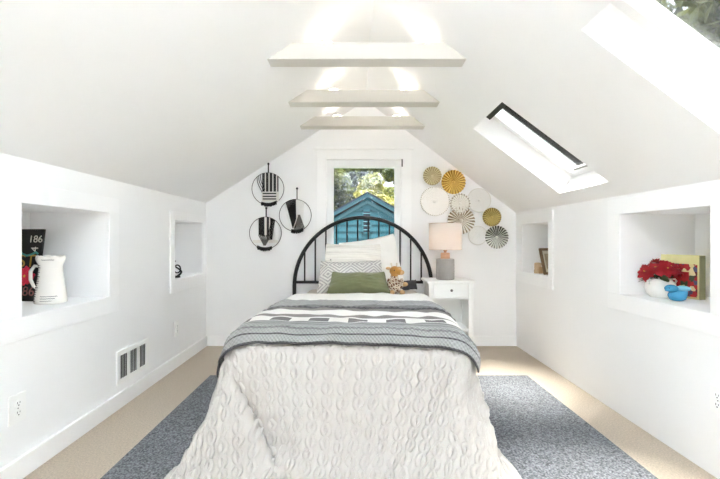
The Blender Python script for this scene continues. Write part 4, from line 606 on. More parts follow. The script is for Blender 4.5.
# throw blanket over the comforter near the foot
def throw_material():
    m = bpy.data.materials.new('striped_throw'); m.use_nodes = True; nt = m.node_tree; b = nt.nodes['Principled BSDF']
    b.inputs['Roughness'].default_value = 0.95; b.inputs['Specular IOR Level'].default_value = 0.1; b.inputs['Sheen Weight'].default_value = 0.2
    uv = nt.nodes.new('ShaderNodeUVMap'); sp = nt.nodes.new('ShaderNodeSeparateXYZ'); nt.links.new(uv.outputs[0], sp.inputs[0])
    r = nt.nodes.new('ShaderNodeValToRGB'); r.color_ramp.interpolation = 'CONSTANT'
    W_, L_, G_, D_ = (228, 225, 220), (158, 157, 155), (116, 115, 115), (74, 72, 73)
    B_, K_ = (120, 114, 110), (144, 144, 142)
    st = [(0, L_), (.24, G_), (.31, D_), (.39, B_), (.455, W_), (.60, B_), (.67, W_), (.80, G_), (.822, K_), (.85, G_), (.862, K_), (.895, G_), (.907, K_), (.935, D_), (.945, K_), (.980, D_)]
    el = r.color_ramp.elements; el[0].position = 0; el[0].color = lin(st[0][1]); el[1].position = st[1][0]; el[1].color = lin(st[1][1])
    for p, cc in st[2:]:
        x = el.new(p); x.color = lin(cc)
    nt.links.new(sp.outputs['Y'], r.inputs['Fac'])
    def mth(op, a, bb=None):
        n = nt.nodes.new('ShaderNodeMath'); n.operation = op
        for i, q in enumerate((a, bb)):
            if q is None: continue
            if isinstance(q, (int, float)): n.inputs[i].default_value = q
            else: nt.links.new(q, n.inputs[i])
        return n.outputs[0]
    fr = mth('FRACT', mth('DIVIDE', sp.outputs['X'], 0.21)); blk = mth('LESS_THAN', fr, 0.5)
    in_ = mth('MULTIPLY', mth('GREATER_THAN', sp.outputs['Y'], 0.70), mth('LESS_THAN', sp.outputs['Y'], 0.79))
    k = mth('MULTIPLY', blk, in_)
    # fine ribs and dotted rows
    wx = mth('SINE', mth('MULTIPLY', sp.outputs['X'], 2*PI/0.018)); wy = mth('SINE', mth('MULTIPLY', sp.outputs['Y'], 2*PI/0.020))
    wv = mth('MULTIPLY', wx, wy)
    mx = nt.nodes.new('ShaderNodeMix'); mx.data_type = 'RGBA'; mx.inputs[7].default_value = lin((96, 92, 91))
    nt.links.new(k, mx.inputs[0]); nt.links.new(r.outputs['Color'], mx.inputs[6])
    mul = nt.nodes.new('ShaderNodeVectorMath'); mul.operation = 'SCALE'
    nt.links.new(mx.outputs[2], mul.inputs[0]); nt.links.new(mth('ADD', mth('MULTIPLY', wv, 0.14), 1.0), mul.inputs['Scale'])
    nt.links.new(mul.outputs[0], b.inputs['Base Color'])
    bp = nt.nodes.new('ShaderNodeBump'); bp.inputs['Strength'].default_value = 0.6; bp.inputs['Distance'].default_value = 0.004
    nt.links.new(wv, bp.inputs['Height']); nt.links.new(bp.outputs['Normal'], b.inputs['Normal'])
    return m
M['throw'] = throw_material()
y_of_v = 3.33-V[:, 0]
j0 = int(np.argmin(np.abs(y_of_v-2.72))); j1 = int(np.argmin(np.abs(y_of_v-1.83)))
i0 = int(np.argmin(np.abs(U[0]+0.80))); i1 = int(np.argmin(np.abs(U[0]-0.72)))
base = smooth(S, 6)+N*(0.024+wob[..., None]*1.0)
T = base[j0:j1:2, i0:i1:2].copy(); TN = N[j0:j1:2, i0:i1:2]
tu = U[j0:j1:2, i0:i1:2]; tv = (V[j0:j1:2, i0:i1:2]-V[j0, 0])/(V[j1, 0]-V[j0, 0])
knit = 0.006*np.clip((0.34-np.abs(tv-0.14)*2.0), 0, .3)/.3*(0.5+0.5*np.sin(tu*2*PI/0.045+np.sin(tv*2*PI/0.08)*2))
edge = 0.010*np.exp(-((tv-0.36)/0.025)**2)*(0.6+0.4*np.sin(tu*2*PI/0.035))
edge2 = 0.006*np.exp(-((tv-0.90)/0.03)**2)*(0.6+0.4*np.sin(tu*2*PI/0.03))
fold = 0.012*np.sin(tu*3.1+tv*5)*np.sin(tv*PI)*0.6
rag = 0.012*np.sin(tu*2*PI/0.31)+0.010*np.sin(tu*2*PI/0.13+1)
T = T+TN*(0.008+knit+edge+edge2+fold*0.5)[..., None]
T[..., 1] += (rag*(np.clip(1-tv*4, 0, 1)-0.5*np.clip(tv*4-3, 0, 1)))
throw = grid_object('throw_blanket', T, tu, tv, M['throw'], thick=0.008)
tag(throw, 'grey and white striped knit throw folded across the foot of the bed', 'blanket')
# ------------------------------------------------------------------ pillows
def pillow(w, h, t, seed=0, n=40, pinch=0.06, taper=0.0):
    vs = []; fs = []
    for sgn in (1, -1):
        for j in range(n+1):
            for i in range(n+1):
                u = -1+2*i/n; v = -1+2*j/n
                e = max(0.0, (1-abs(u)**2.4))**0.75*max(0.0, (1-abs(v)**2.2))**0.72
                x = u*w/2*(1-pinch*(1-abs(v)**2)*abs(u))*(1-taper*(v+1)/2)*(1-0.05*abs(v)**6); y = v*h/2*(1-pinch*(1-abs(u)**2)*abs(v))
                p = Vector((u*4+seed, v*4, sgn*2))
                z = sgn*t/2*e*(1+0.10*noise.noise(p))+0.012*noise.noise(p*0.5)*(1-e)+0.005*e*noise.noise(p*2.3)
                vs.append((x, y, z))
    m = (n+1)*(n+1)
    for s in (0, 1):
        for j in range(n):
            for i in range(n):
                a = s*m+j*(n+1)+i; q = [a, a+1, a+n+2, a+n+1]; fs.append(q if s == 0 else q[::-1])
    return vs, fs
def lean(x, y, z, deg, roll=0.0, rz=0.0):       # local y becomes up, tipped back by deg
    return Matrix.Translation((x, y, z)) @ Matrix.Rotation(R(rz), 4, 'Z') @ Matrix.Rotation(R(90-deg), 4, 'X') @ Matrix.Rotation(R(roll), 4, 'Z')
def weld(mb):
    bm = bmesh.new(); me = bpy.data.meshes.new('w'); me.from_pydata(mb.v, [], mb.f); bm.from_mesh(me); bpy.data.meshes.remove(me)
    bmesh.ops.remove_doubles(bm, verts=bm.verts, dist=0.0004); return bm
def pillow_obj(name, label, w, h, t, m, mx, seed, taper=0.0):
    mb = MB(); mb.add(*pillow(w, h, t, seed, taper=taper), smooth=True)
    bm = weld(mb); mb = MB(); mb.bm(bm, smooth=True)
    o = mb.build(name, m); o.matrix_world = mx
    return tag(o, label, name)
pillow_obj('pillow', 'plain white pillow tilted against the right of the headboard behind the tufted pillow', 0.58, 0.50, 0.15, M['white_cotton'], lean(0.150, 3.69, 0.842, 14, 10), 3, 0.04)

def tufted_material():
    m = bpy.data.materials.new('tufted_cotton'); m.use_nodes = True; nt = m.node_tree; b = nt.nodes['Principled BSDF']
    b.inputs['Roughness'].default_value = 0.95; b.inputs['Sheen Weight'].default_value = 0.2
    co = nt.nodes.new('ShaderNodeTexCoord'); sp = nt.nodes.new('ShaderNodeSeparateXYZ'); nt.links.new(co.outputs['Object'], sp.inputs[0])
    w = nt.nodes.new('ShaderNodeMath'); w.operation = 'SINE'
    k = nt.nodes.new('ShaderNodeMath'); k.operation = 'MULTIPLY'; k.inputs[1].default_value = 2*PI/0.055
    nt.links.new(sp.outputs['Y'], k.inputs[0]); nt.links.new(k.outputs[0], w.inputs[0])
    r = nt.nodes.new('ShaderNodeValToRGB'); e = r.color_ramp.elements
    e[0].position = 0.0; e[0].color = lin((236, 232, 224)); e[1].position = 1.0; e[1].color = lin((236, 232, 224))
    for p, cc in ((0.62, (236, 232, 224)), (0.74, (212, 207, 200)), (0.86, (232, 228, 220))):
        q = e.new(p); q.color = lin(cc)
    mr = nt.nodes.new('ShaderNodeMapRange'); mr.inputs['From Min'].default_value = -1; nt.links.new(w.outputs[0], mr.inputs['Value'])
    nt.links.new(mr.outputs[0], r.inputs['Fac']); nt.links.new(r.outputs['Color'], b.inputs['Base Color'])
    bp = nt.nodes.new('ShaderNodeBump'); bp.inputs['Strength'].default_value = 0.7; bp.inputs['Distance'].default_value = 0.006
    nt.links.new(w.outputs[0], bp.inputs['Height']); nt.links.new(bp.outputs['Normal'], b.inputs['Normal'])
    return m
p = pillow_obj('pillow', 'cream pillow with raised tufted rows and dark knots behind the patterned cushion', 0.58, 0.46, 0.15, tufted_material(), lean(-0.020, 3.575, 0.81, 17, -1), 11, 0.10)
for kx in (-0.20, -0.05, 0.12, 0.22):
    mb = MB(); mb.ball((kx, 0.06, 0.062-0.02*abs(kx/0.28)**2), (0.006, 0.006, 0.006), seg=8); mb.build('yarn_knot', M['greythread'], p)

def trellis_material():
    m = bpy.data.materials.new('trellis_cotton'); m.use_nodes = True; nt = m.node_tree; b = nt.nodes['Principled BSDF']
    b.inputs['Roughness'].default_value = 0.95
    co = nt.nodes.new('ShaderNodeTexCoord'); sp = nt.nodes.new('ShaderNodeSeparateXYZ'); nt.links.new(co.outputs['Object'], sp.inputs[0])
    def mth(op, a, bb=None):
        n = nt.nodes.new('ShaderNodeMath'); n.operation = op
        for i, q in enumerate((a, bb)):
            if q is None: continue
            if isinstance(q, (int, float)): n.inputs[i].default_value = q
            else: nt.links.new(q, n.inputs[i])
        return n.outputs[0]
    # nested diamonds
    ax = mth('PINGPONG', mth('ADD', sp.outputs['X'], 5.0), 0.10); ay = mth('PINGPONG', mth('ADD', sp.outputs['Y'], 5.03), 0.09)
    d = mth('ADD', mth('MULTIPLY', ax, 0.8), ay)
    s = mth('SINE', mth('MULTIPLY', d, 2*PI/0.030))
    r = nt.nodes.new('ShaderNodeValToRGB'); e = r.color_ramp.elements
    e[0].position = 0.45; e[0].color = lin((220, 217, 212)); e[1].position = 0.8; e[1].color = lin((176, 173, 170))
    mr = nt.nodes.new('ShaderNodeMapRange'); mr.inputs['From Min'].default_value = -1; nt.links.new(s, mr.inputs['Value'])
    nt.links.new(mr.outputs[0], r.inputs['Fac']); nt.links.new(r.outputs['Color'], b.inputs['Base Color'])
    bp = nt.nodes.new('ShaderNodeBump'); bp.inputs['Strength'].default_value = 0.5; bp.inputs['Distance'].default_value = 0.004
    nt.links.new(s, bp.inputs['Height']); nt.links.new(bp.outputs['Normal'], b.inputs['Normal'])
    return m
pillow_obj('cushion', 'pale grey cushion with stitched diamond pattern between tufted and green cushions', 0.62, 0.30, 0.17, trellis_material(), lean(-0.035, 3.455, 0.742, 24, 1), 23, 0.10)
pillow_obj('cushion', 'small green velvet lumbar cushion in front of the patterned cushion', 0.56, 0.205, 0.13, M['green'], lean(0.03, 3.345, 0.700, 30, 0), 31, 0.17)
pillow_obj('cushion', 'small dark grey cushion lying beside the toy giraffe', 0.15, 0.10, 0.07, mat('charcoal_fleece', (72, 72, 74), 0.95, 0.1, 30, 0.3, 200), lean(0.487, 3.56, 0.655, 40, 8, -10), 5)

# ------------------------------------------------------------------ toy giraffe
def blob(name, balls, m, parent, voxel=0.004, it=4):
    mb = MB()
    for (c_, r_) in balls: mb.ball(c_, r_, seg=20)
    o = mb.build(name, m, parent)
    rm = o.modifiers.new('r', 'REMESH'); rm.mode = 'VOXEL'; rm.voxel_size = voxel; rm.use_smooth_shade = True
    sm = o.modifiers.new('s', 'SMOOTH'); sm.iterations = it; sm.factor = 0.5
    bpy.context.view_layer.update()
    me = bpy.data.meshes.new_from_object(o.evaluated_get(bpy.context.evaluated_depsgraph_get()))
    o.modifiers.clear(); o.data = me
    return o
def spots_material():
    m = bpy.data.materials.new('giraffe_plush'); m.use_nodes = True; nt = m.node_tree; b = nt.nodes['Principled BSDF']
    co = nt.nodes.new('ShaderNodeTexCoord'); vo = nt.nodes.new('ShaderNodeTexVoronoi'); vo.feature = 'DISTANCE_TO_EDGE'; vo.inputs['Scale'].default_value = 42
    nt.links.new(co.outputs['Object'], vo.inputs['Vector'])
    r = nt.nodes.new('ShaderNodeValToRGB'); e = r.color_ramp.elements
    e[0].position = 0.08; e[0].color = lin((216, 202, 180)); e[1].position = 0.16; e[1].color = lin((118, 82, 54))
    nt.links.new(vo.outputs['Distance'], r.inputs['Fac']); nt.links.new(r.outputs['Color'], b.inputs['Base Color'])
    b.inputs['Roughness'].default_value = 0.95; b.inputs['Sheen Weight'].default_value = 0.3
    return m
M['plush'] = mat('golden_plush', (196, 142, 66), 0.95, 0.12, 40, 0.3, 220, sheen=0.3)
M['plush_tan'] = mat('tan_plush', (214, 176, 130), 0.95, 0.08, 40, 0.3, 220)
M['plush_white'] = mat('cream_plush', (232, 224, 208), 0.95)
g = thing('toy_giraffe', 'spotted toy giraffe with golden head sitting on the bed beside the green cushion', 'stuffed toy', (0.345, 3.42, 0.597), R(8))
blob('body', [((0, 0, 0.052), (0.058, 0.05, 0.052)), ((0, 0.004, 0.10), (0.046, 0.042, 0.055)), ((0, 0.008, 0.145), (0.034, 0.033, 0.04)),
     ((-0.045, -0.05, 0.024), (0.026, 0.05, 0.024)), ((0.045, -0.05, 0.024), (0.026, 0.05, 0.024)),
     ((-0.055, -0.022, 0.095), (0.02, 0.024, 0.044)), ((0.058, -0.022, 0.095), (0.022, 0.024, 0.042))], spots_material(), g)
blob('head', [((0.0, -0.004, 0.20), (0.046, 0.042, 0.042)), ((0.032, -0.026, 0.192), (0.036, 0.032, 0.028)), ((0.0, 0.004, 0.165), (0.032, 0.03, 0.03))], M['plush'], g)
blob('muzzle', [((0.052, -0.036, 0.188), (0.026, 0.026, 0.022))], M['plush_tan'], g)
for s in (-1, 1):
    blob('ear', [((s*0.048-0.006, 0.008, 0.222), (0.024, 0.010, 0.013))], M['plush_tan'], g, 0.003, 2)
    mb = MB(); mb.tube([(s*0.02-0.004, 0, 0.232), (s*0.024-0.004, 0, 0.258)], 0.0055, 8); mb.ball((s*0.0245-0.004, 0, 0.262), 0.009, seg=10); mb.build('horn', M['plush_white'], g)
    mb = MB(); mb.ball((s*0.019+0.006, -0.043, 0.208), 0.0055, seg=10); mb.build('eye', M['blackplastic'], g)
    mb = MB(); mb.ball((s*0.045, -0.098, 0.024), (0.022, 0.012, 0.021), seg=14); mb.build('foot', M['plush_tan'], g)
blob('paw', [((0.085, -0.03, 0.085), (0.028, 0.02, 0.02))], M['plush_tan'], g, 0.003)
# ------------------------------------------------------------------ nightstand and lamp
n = thing('nightstand', 'white one-drawer nightstand with open lower half beside the bed', 'nightstand', (0, 0, 0))
x0, x1, y0, y1, zt = 0.66, 1.055, 3.50, 3.805, 0.700
mb = MB(); mb.box((x0-0.018, y0-0.02, zt-0.022), (x1+0.018, y1+0.012, zt), bevel=0.004); mb.build('top', M['furniture'], n)
for (a, b) in ((x0, y0), (x1-0.04, y0), (x0, y1-0.04), (x1-0.04, y1-0.04)):
    mb = MB(); mb.box((a, b, 0), (a+0.04, b+0.04, zt-0.022), bevel=0.003); mb.build('leg', M['furniture'], n)
for xx in (x0+0.008, x1-0.028):
    mb = MB(); mb.box((xx, y0+0.04, 0.20), (xx+0.02, y1-0.04, zt-0.022)); mb.build('side_panel', M['furniture'], n)
mb = MB(); mb.box((x0+0.04, y1-0.012, 0.272), (x1-0.04, y1-0.002, zt-0.022)); mb.build('back_panel', M['furniture'], n)
mb = MB(); mb.box((x0+0.03, y0+0.012, 0.245), (x1-0.03, y1-0.012, 0.27), bevel=0.002); mb.build('shelf', M['furniture'], n)
mb = MB(); mb.box((x0+0.04, y0+0.004, 0.535), (x1-0.04, y0+0.03, 0.553)); mb.build('drawer_rail', M['furniture'], n)
mb = MB(); mb.box((x0+0.043, y0+0.002, 0.557), (x1-0.043, y0+0.02, zt-0.026), bevel=0.002); mb.box((x0+0.05, y0+0.02, 0.557), (x1-0.05, y1-0.04, 0.57))
d = mb.build('drawer', M['furniture'], n)
mb = MB(); mb.lathe([(0.004, 0), (0.005, 0.012), (0.012, 0.02), (0.012, 0.026), (0.006, 0.03)], 20, mx=Matrix.Translation((0.858, y0+0.002, 0.617)) @ Matrix.Rotation(R(90), 4, 'X')); mb.build('knob', M['steel'], d)

lamp = thing('table_lamp', 'table lamp with pale linen drum shade and grey cylinder base on the nightstand', 'lamp', (0.838, 3.64, zt))
M['concrete'] = mat('grey_ribbed_ceramic', (172, 168, 163), 0.8, 0.06, 30, 0.4, 120, stretch=(3, 3, 0.5))
M['wood'] = mat('pale_wood', (206, 164, 132), 0.6, 0.1, 12, stretch=(1, 1, 6))
prof = [(0.076, 0.0), (0.081, 0.005)]+[(0.084-0.002*(k % 2), 0.01+k*0.0066) for k in range(27)]+[(0.08, 0.19), (0.05, 0.194)]
mb = MB(); mb.lathe(prof, 40); mb.build('base', M['concrete'], lamp)
mb = MB(); mb.lathe([(0.04, 0.192), (0.042, 0.197), (0.042, 0.240), (0.038, 0.246), (0.012, 0.248), (0.012, 0.262), (0.018, 0.262), (0.018, 0.30)], 32); mb.build('neck', M['wood'], lamp)
M['shadering'] = mat('linen_tape', (226, 210, 196), 0.8)
def shade_material():
    m = bpy.data.materials.new('linen_shade'); m.use_nodes = True; nt = m.node_tree; b = nt.nodes['Principled BSDF']
    out = nt.nodes['Material Output']; b.inputs['Base Color'].default_value = lin((248, 243, 238)); b.inputs['Roughness'].default_value = 0.9
    t = nt.nodes.new('ShaderNodeBsdfTranslucent'); t.inputs['Color'].default_value = lin((252, 242, 232))
    wv = nt.nodes.new('ShaderNodeTexNoise'); wv.inputs['Scale'].default_value = 160
    co = nt.nodes.new('ShaderNodeTexCoord'); nt.links.new(co.outputs['Object'], wv.inputs['Vector'])
    bp = nt.nodes.new('ShaderNodeBump'); bp.inputs['Strength'].default_value = 0.3; nt.links.new(wv.outputs['Fac'], bp.inputs['Height']); nt.links.new(bp.outputs['Normal'], b.inputs['Normal'])
    mx = nt.nodes.new('ShaderNodeMixShader'); mx.inputs[0].default_value = 0.4
    nt.links.new(b.outputs[0], mx.inputs[1]); nt.links.new(t.outputs[0], mx.inputs[2]); nt.links.new(mx.outputs[0], out.inputs['Surface'])
    return m
mb = MB(); mb.lathe([(0.148, 0.275), (0.148, 0.52), (0.145, 0.52), (0.145, 0.275), (0.148, 0.275)], 56, cap=False); mb.build('lamp_shade', shade_material(), lamp)
for zz in (0.277, 0.518):
    mb = MB(); mb.tube([(0.149*math.cos(2*PI*k/56), 0.149*math.sin(2*PI*k/56), zz) for k in range(56)], 0.0022, 6, closed=True)
    if zz < 0.4:
        for k in range(3):
            a = 2*PI*k/3; mb.tube([(0, 0, 0.30), (0.11*math.cos(a), 0.11*math.sin(a), 0.297), (0.1485*math.cos(a), 0.1485*math.sin(a), 0.279)], 0.002, 6)
    mb.build('shade_ring', M['shadering'], lamp)
mb = MB(); mb.lathe([(0.013, 0.30), (0.014, 0.32), (0.03, 0.36), (0.033, 0.385), (0.025, 0.41), (0.005, 0.42)], 24)
mb.build('bulb', mat('warm_bulb', (255, 236, 214), 0.5, emit=(255, 196, 140), strength=BULB), lamp)

# ------------------------------------------------------------------ pleated discs on the window wall
def stripes(name, a, b_, metal=0.0, rough=0.5): return (mat(name+'_light', a, rough, metal=metal), mat(name+'_dark', b_, rough, metal=metal))
discs = [  # label, x, z, r, y, pleats, depth, colours, rim
 ('small tan pleated disc at the top left of the wall disc cluster', 0.773, 1.706, 0.094, 3.925, 22, .010, ((214, 202, 164), (170, 154, 112)), None),
 ('bright gold pleated disc at the top of the wall disc cluster', 0.980, 1.641, 0.122, 3.908, 24, .013, ((232, 200, 112), (172, 132, 48)), None),
 ('largest white disc with beaded rim on the left of the disc cluster', 0.800, 1.452, 0.150, 3.925, 60, .004, ((250, 249, 246), (244, 242, 238)), 'beads'),
 ('small cream scalloped disc in the middle of the disc cluster', 1.047, 1.428, 0.103, 3.912, 22, .008, ((244, 242, 236), (230, 226, 216)), 'ticks'),
 ('smooth pale disc with thin rim on the right of the disc cluster', 1.240, 1.463, 0.117, 3.925, 60, .003, ((236, 235, 232), (231, 230, 226)), 'rim'),
 ('white openwork disc with brown rays just above the lamp shade', 1.060, 1.260, 0.138, 3.92, 24, .013, ((244, 240, 232), (150, 134, 106)), None),
 ('small gold disc with notched edge above the silver striped disc', 1.366, 1.294, 0.094, 3.918, 24, .009, ((212, 192, 116), (164, 144, 76)), 'ticks'),
 ('small pale white pleated disc beside the lamp shade', 1.228, 1.111, 0.093, 3.925, 44, .006, ((244, 244, 242), (230, 229, 225)), 'rim'),
 ('silver and dark striped pleated disc at the lower right of the cluster', 1.410, 1.093, 0.116, 3.905, 25, .013, ((236, 236, 228), (84, 84, 74)), None)]
for q, (lab, x, z, r, y, npl, dep, cols, rim) in enumerate(discs):
    t = thing('wall_disc', lab, 'wall decor', (x, y, z), 0, 'round pleated discs on the window wall')
    ml, md = stripes('disc_%d' % q, cols[0], cols[1], 0.0, 0.5)
    mb = MB(); vs = []; fs = []; mi = []
    rr = [0.10, 0.35, 0.7, 1.0]; n2 = npl*2
    for f_ in rr:
        for k in range(n2):
            a = PI*k/npl; ro = r*f_*(1.0 if k % 2 else 0.965)
            vs.append((ro*math.cos(a), (-dep if k % 2 else 0.0)*min(1, f_*1.4)-0.004, ro*math.sin(a)))
    for j in range(3):
        for k in range(n2):
            k2 = (k+1) % n2
            fs.append([j*n2+k, j*n2+k2, (j+1)*n2+k2, (j+1)*n2+k]); mi.append(k % 2)
    b0 = len(vs)
    for k in range(n2):                       # flat backing
        a = PI*k/npl; vs.append((r*0.96*math.cos(a), 0.006, r*0.96*math.sin(a)))
    fs.append(list(range(b0, b0+n2))); mi.append(0)
    for k in range(n2): fs.append([3*n2+k, 3*n2+(k+1) % n2, b0+(k+1) % n2, b0+k]); mi.append(k % 2)
    mb.add(vs, fs, mi); mb.build('pleated_face', [ml, md], t)
    mb = MB(); mb.lathe([(r*0.13, -0.002), (r*0.12, 0.008), (r*0.05, 0.012)], 20, mx=Matrix.Rotation(R(90), 4, 'X') @ Matrix.Translation((0, 0, 0.004)))
    mb.build('centre_button', ml, t)
    if rim == 'beads':
        mb = MB()
        for k in range(46):
            a = 2*PI*k/46; mb.ball((r*0.955*math.cos(a), -0.009, r*0.955*math.sin(a)), 0.0042, seg=8)
        mb.build('beaded_rim', mat('antique_bead', (176, 166, 146), 0.5, metal=0.4), t)
    elif rim == 'ticks':
        mb = MB(); mb.tube([(r*0.88*math.cos(2*PI*k/48), -dep-0.003, r*0.88*math.sin(2*PI*k/48)) for k in range(48)], 0.0012, 5, closed=True)
        for k in range(0, npl):
            a = 2*PI*k/npl; c_, s_ = math.cos(a), math.sin(a)
            mb.tube([(r*0.86*c_, -dep-0.004, r*0.86*s_), (r*1.0*c_, -dep-0.003, r*1.0*s_)], 0.0028, 5)
        mb.build('notched_rim', mat('antique_notch', (128, 108, 72), 0.5, metal=0.3), t)
    elif rim == 'rim':
        mb = MB(); mb.tube([(r*math.cos(2*PI*k/64), -0.006, r*math.sin(2*PI*k/64)) for k in range(64)], 0.004, 6, closed=True)
        mb.build('rim', mat('soft_rim', (224, 221, 214), 0.5), t)

# ------------------------------------------------------------------ woven hoops
M['hoop'] = mat('bronze_wire', (84, 76, 70), 0.45, metal=0.6)
M['hoopwhite'] = mat('white_wire', (222, 219, 213), 0.5)
M['strap'] = mat('taupe_strap', (132, 126, 120), 0.9)
def hoop(label, x, z, r, strap, kind):
    t = thing('woven_hoop', label, 'wall hanging', (x, 3.925, z), 0, 'round woven hoops left of the window')
    ring = [(r*math.cos(2*PI*k/72), 0, r*math.sin(2*PI*k/72)) for k in range(72)]
    mb = MB(); mb.tube(ring, 0.0030, 8, closed=True); mb.build('hoop_ring', M['hoop'], t)
    mb = MB(); mb.box((strap[0]-0.006, -0.004, r-0.006), (strap[0]+0.006, 0.0, strap[1]), bevel=0.001); mb.build('hanging_strap', M['strap'] if kind == 2 else M['darkthread'], t)
    mb = MB(); mb.ball((strap[0], 0.0, strap[1]+0.004), (0.012, 0.012, 0.012), seg=12); mb.tube([(strap[0], 0.0, strap[1]), (strap[0], 0.0245, strap[1]+0.004)], 0.003, 6); mb.build('wall_knob', M['black'], t)
    def edge(xx, s): return s*math.sqrt(max(r*r-xx*xx, 0))
    blk = MB(); wht = MB(); gry = MB(); band = MB(); bars = MB()
    if kind == 0:
        for k in range(13):
            xx = -0.055+k*0.0125
            (wht if k % 3 == 2 else blk).box((xx, -0.006, -0.030), (xx+0.0105, 0.0, edge(xx+0.005, 1)))
        for k in range(3):                                   # slack threads bowed to the left
            pts = [(-0.075-0.016*k+0.02*(1-math.cos(PI*(i/10)))*(i/10)*1.2, -0.004, edge(-0.075-0.016*k, 1)-i*0.0155) for i in range(11)]
            blk.tube(pts, 0.0032, 6)
        band.box((-0.060, -0.007, -0.128), (0.110, -0.001, -0.030), bevel=0.002)
        for zz in (-0.050, -0.078, -0.104): bars.box((-0.050, -0.010, zz-0.0055), (0.085, -0.0065, zz+0.0055))
        fr = (-0.06, 0.085)
    elif kind == 1:
        for k in range(12):
            xx = -0.066+k*0.0115
            (wht if k in (5, 6, 9) else blk).box((xx, -0.006, -0.02-0.004*k), (xx+0.0095, 0.0, edge(xx+0.004, 1)))
        for k in range(9):
            a = -0.066+k*0.0155
            gry.tube([(a, -0.007, -0.02), (-0.005+a*0.12, -0.008, -0.125)], 0.0042, 6)
        band.box((-0.125, -0.004, -0.098), (0.125, 0.0, -0.070), bevel=0.002)
        for k in range(6):
            blk.tube([(0.065+0.006*k, -0.006, edge(0.065+0.006*k, 1)), (0.02+0.009*k, -0.008, -0.07)], 0.0032, 6)
        fr = (-0.075, 0.06)
    else:
        for k in range(9):                                   # dark fan falling to the lower middle
            xa = -0.09+k*0.0115
            blk.tube([(xa, -0.006, edge(xa, 1)), (-0.022+k*0.0035, -0.006, -0.125)], 0.0050, 6)
        for k in range(8):
            xa = 0.015+k*0.011
            gry.tube([(0.03+k*0.002, -0.007, 0.005), (-0.012+k*0.0145, -0.007, edge(-0.012+k*0.0145, -1)+0.004)], 0.0048, 6)
        for k in range(8):
            wht.tube([(0.008+k*0.011, -0.004, edge(0.008+k*0.011, 1)), (0.0+k*0.010, -0.004, edge(0.0+k*0.01, -1))], 0.0030, 6)
        band.tube([(-0.015, -0.007, -0.125), (0.028, -0.007, 0.0)], 0.006, 6)
        fr = (-0.035, 0.075)
    if blk.v: blk.build('black_threads', M['darkthread'], t)
    if wht.v: wht.build('cream_threads', M['whitethread'], t)
    if gry.v: gry.build('grey_threads', M['greythread'], t)
    if band.v: band.build('woven_band', M['whitethread'], t)
    if bars.v: bars.build('woven_stripes', M['darkthread'], t)
    mb = MB()
    for k in range(26):
        xx = fr[0]+(fr[1]-fr[0])*k/25; z0 = edge(xx, -1)
        mb.tube([(xx, -0.003, z0+0.016), (xx+rnd.uniform(-.004, .004), -0.009, z0), (xx+rnd.uniform(-.006, .006), -0.005, z0-0.016-rnd.uniform(0, .008))], [0.0045, 0.007, 0.004], 6)
    mb.build('fringe', M['darkthread'], t)
hoop('woven hoop with black stripes and banded weave, topmost of the three hoops', -0.872, 1.579, 0.160, (0.005, 0.245), 0)
hoop('woven hoop with black columns and grey fan, lowest of the three hoops', -0.897, 1.135, 0.160, (0.008, 0.245), 1)
hoop('woven hoop with slanting black threads, closest to the window casing', -0.598, 1.312, 0.160, (0.018, 0.265), 2)

# ------------------------------------------------------------------ near left niche: art board and jug
zn = 0.722
BX = Matrix.Translation((-1.874, 2.20, zn)) @ Matrix.Rotation(R(-5), 4, 'Z') @ Matrix.Rotation(R(-8), 4, 'X')
s = tag(bpy.data.objects.new('art_board', None), 'black painted board with lettering and red flower leaning in the near left niche', 'sign'); C.objects.link(s)
s.matrix_world = BX
M['boardblack'] = mat('black_board', (28, 27, 26), 0.7, 0.15, 18)
mb = MB(); mb.box((-0.085, 0, 0.002), (0.085, 0.014, 0.412), bevel=0.002); mb.build('board', M['boardblack'], s)
TX = Matrix.Rotation(R(90), 4, 'X')
def words(txt, size, x, z, m, name='lettering', rot=0.0):
    mb = MB(); mb.add(*text_mesh(txt, size, Matrix.Translation((x, -0.0012, z)) @ TX @ Matrix.Rotation(R(rot), 4, 'Z'))); return mb.build(name, m, s)
M['chalk'] = mat('chalk_white', (226, 222, 212), 0.8); M['goldpaint'] = mat('gold_paint', (176, 140, 62), 0.6, 0.15, 40)
M['teal'] = mat('teal_paint', (70, 142, 136), 0.7); M['rosepaint'] = mat('rose_paint', (150, 96, 92), 0.8)
words('186', 0.058, 0.042, 0.352, M['chalk']); words('4', 0.062, 0.045, 0.295, M['chalk'], rot=90)
words('ST', 0.10, 0.005, 0.225, M['goldpaint']); words('186', 0.075, 0.018, 0.055, M['rosepaint'])
mb = MB(); mb.tube([(-0.05, -0.002, 0.30), (-0.035, -0.002, 0.272), (0, -0.002, 0.258), (0.03, -0.002, 0.265), (0.055, -0.002, 0.278), (0.068, -0.002, 0.268)], 0.006, 6); mb.build('painted_swirl', M['teal'], s)
mb = MB()
for k in range(22):
    a = 2*PI*k*0.381966*1.0; rr = 0.018+0.046*math.sqrt(k/22)
    mxp = Matrix.Translation((0.012+rr*0.55*math.cos(a), -0.004-0.006*(1-k/22), 0.142+rr*0.55*math.sin(a))) @ Matrix.Rotation(-a, 4, 'Y')
    mb.ball((0, 0, 0), (0.026, 0.003, 0.012), seg=10, mx=mxp)
mb.build('flower', mat('crimson_paint', (214, 24, 62), 0.6, 0.2, 60), s)
mb = MB(); mb.ball((0.012, -0.011, 0.142), (0.008, 0.003, 0.008), seg=10); mb.build('flower_centre', M['yellow'], s)

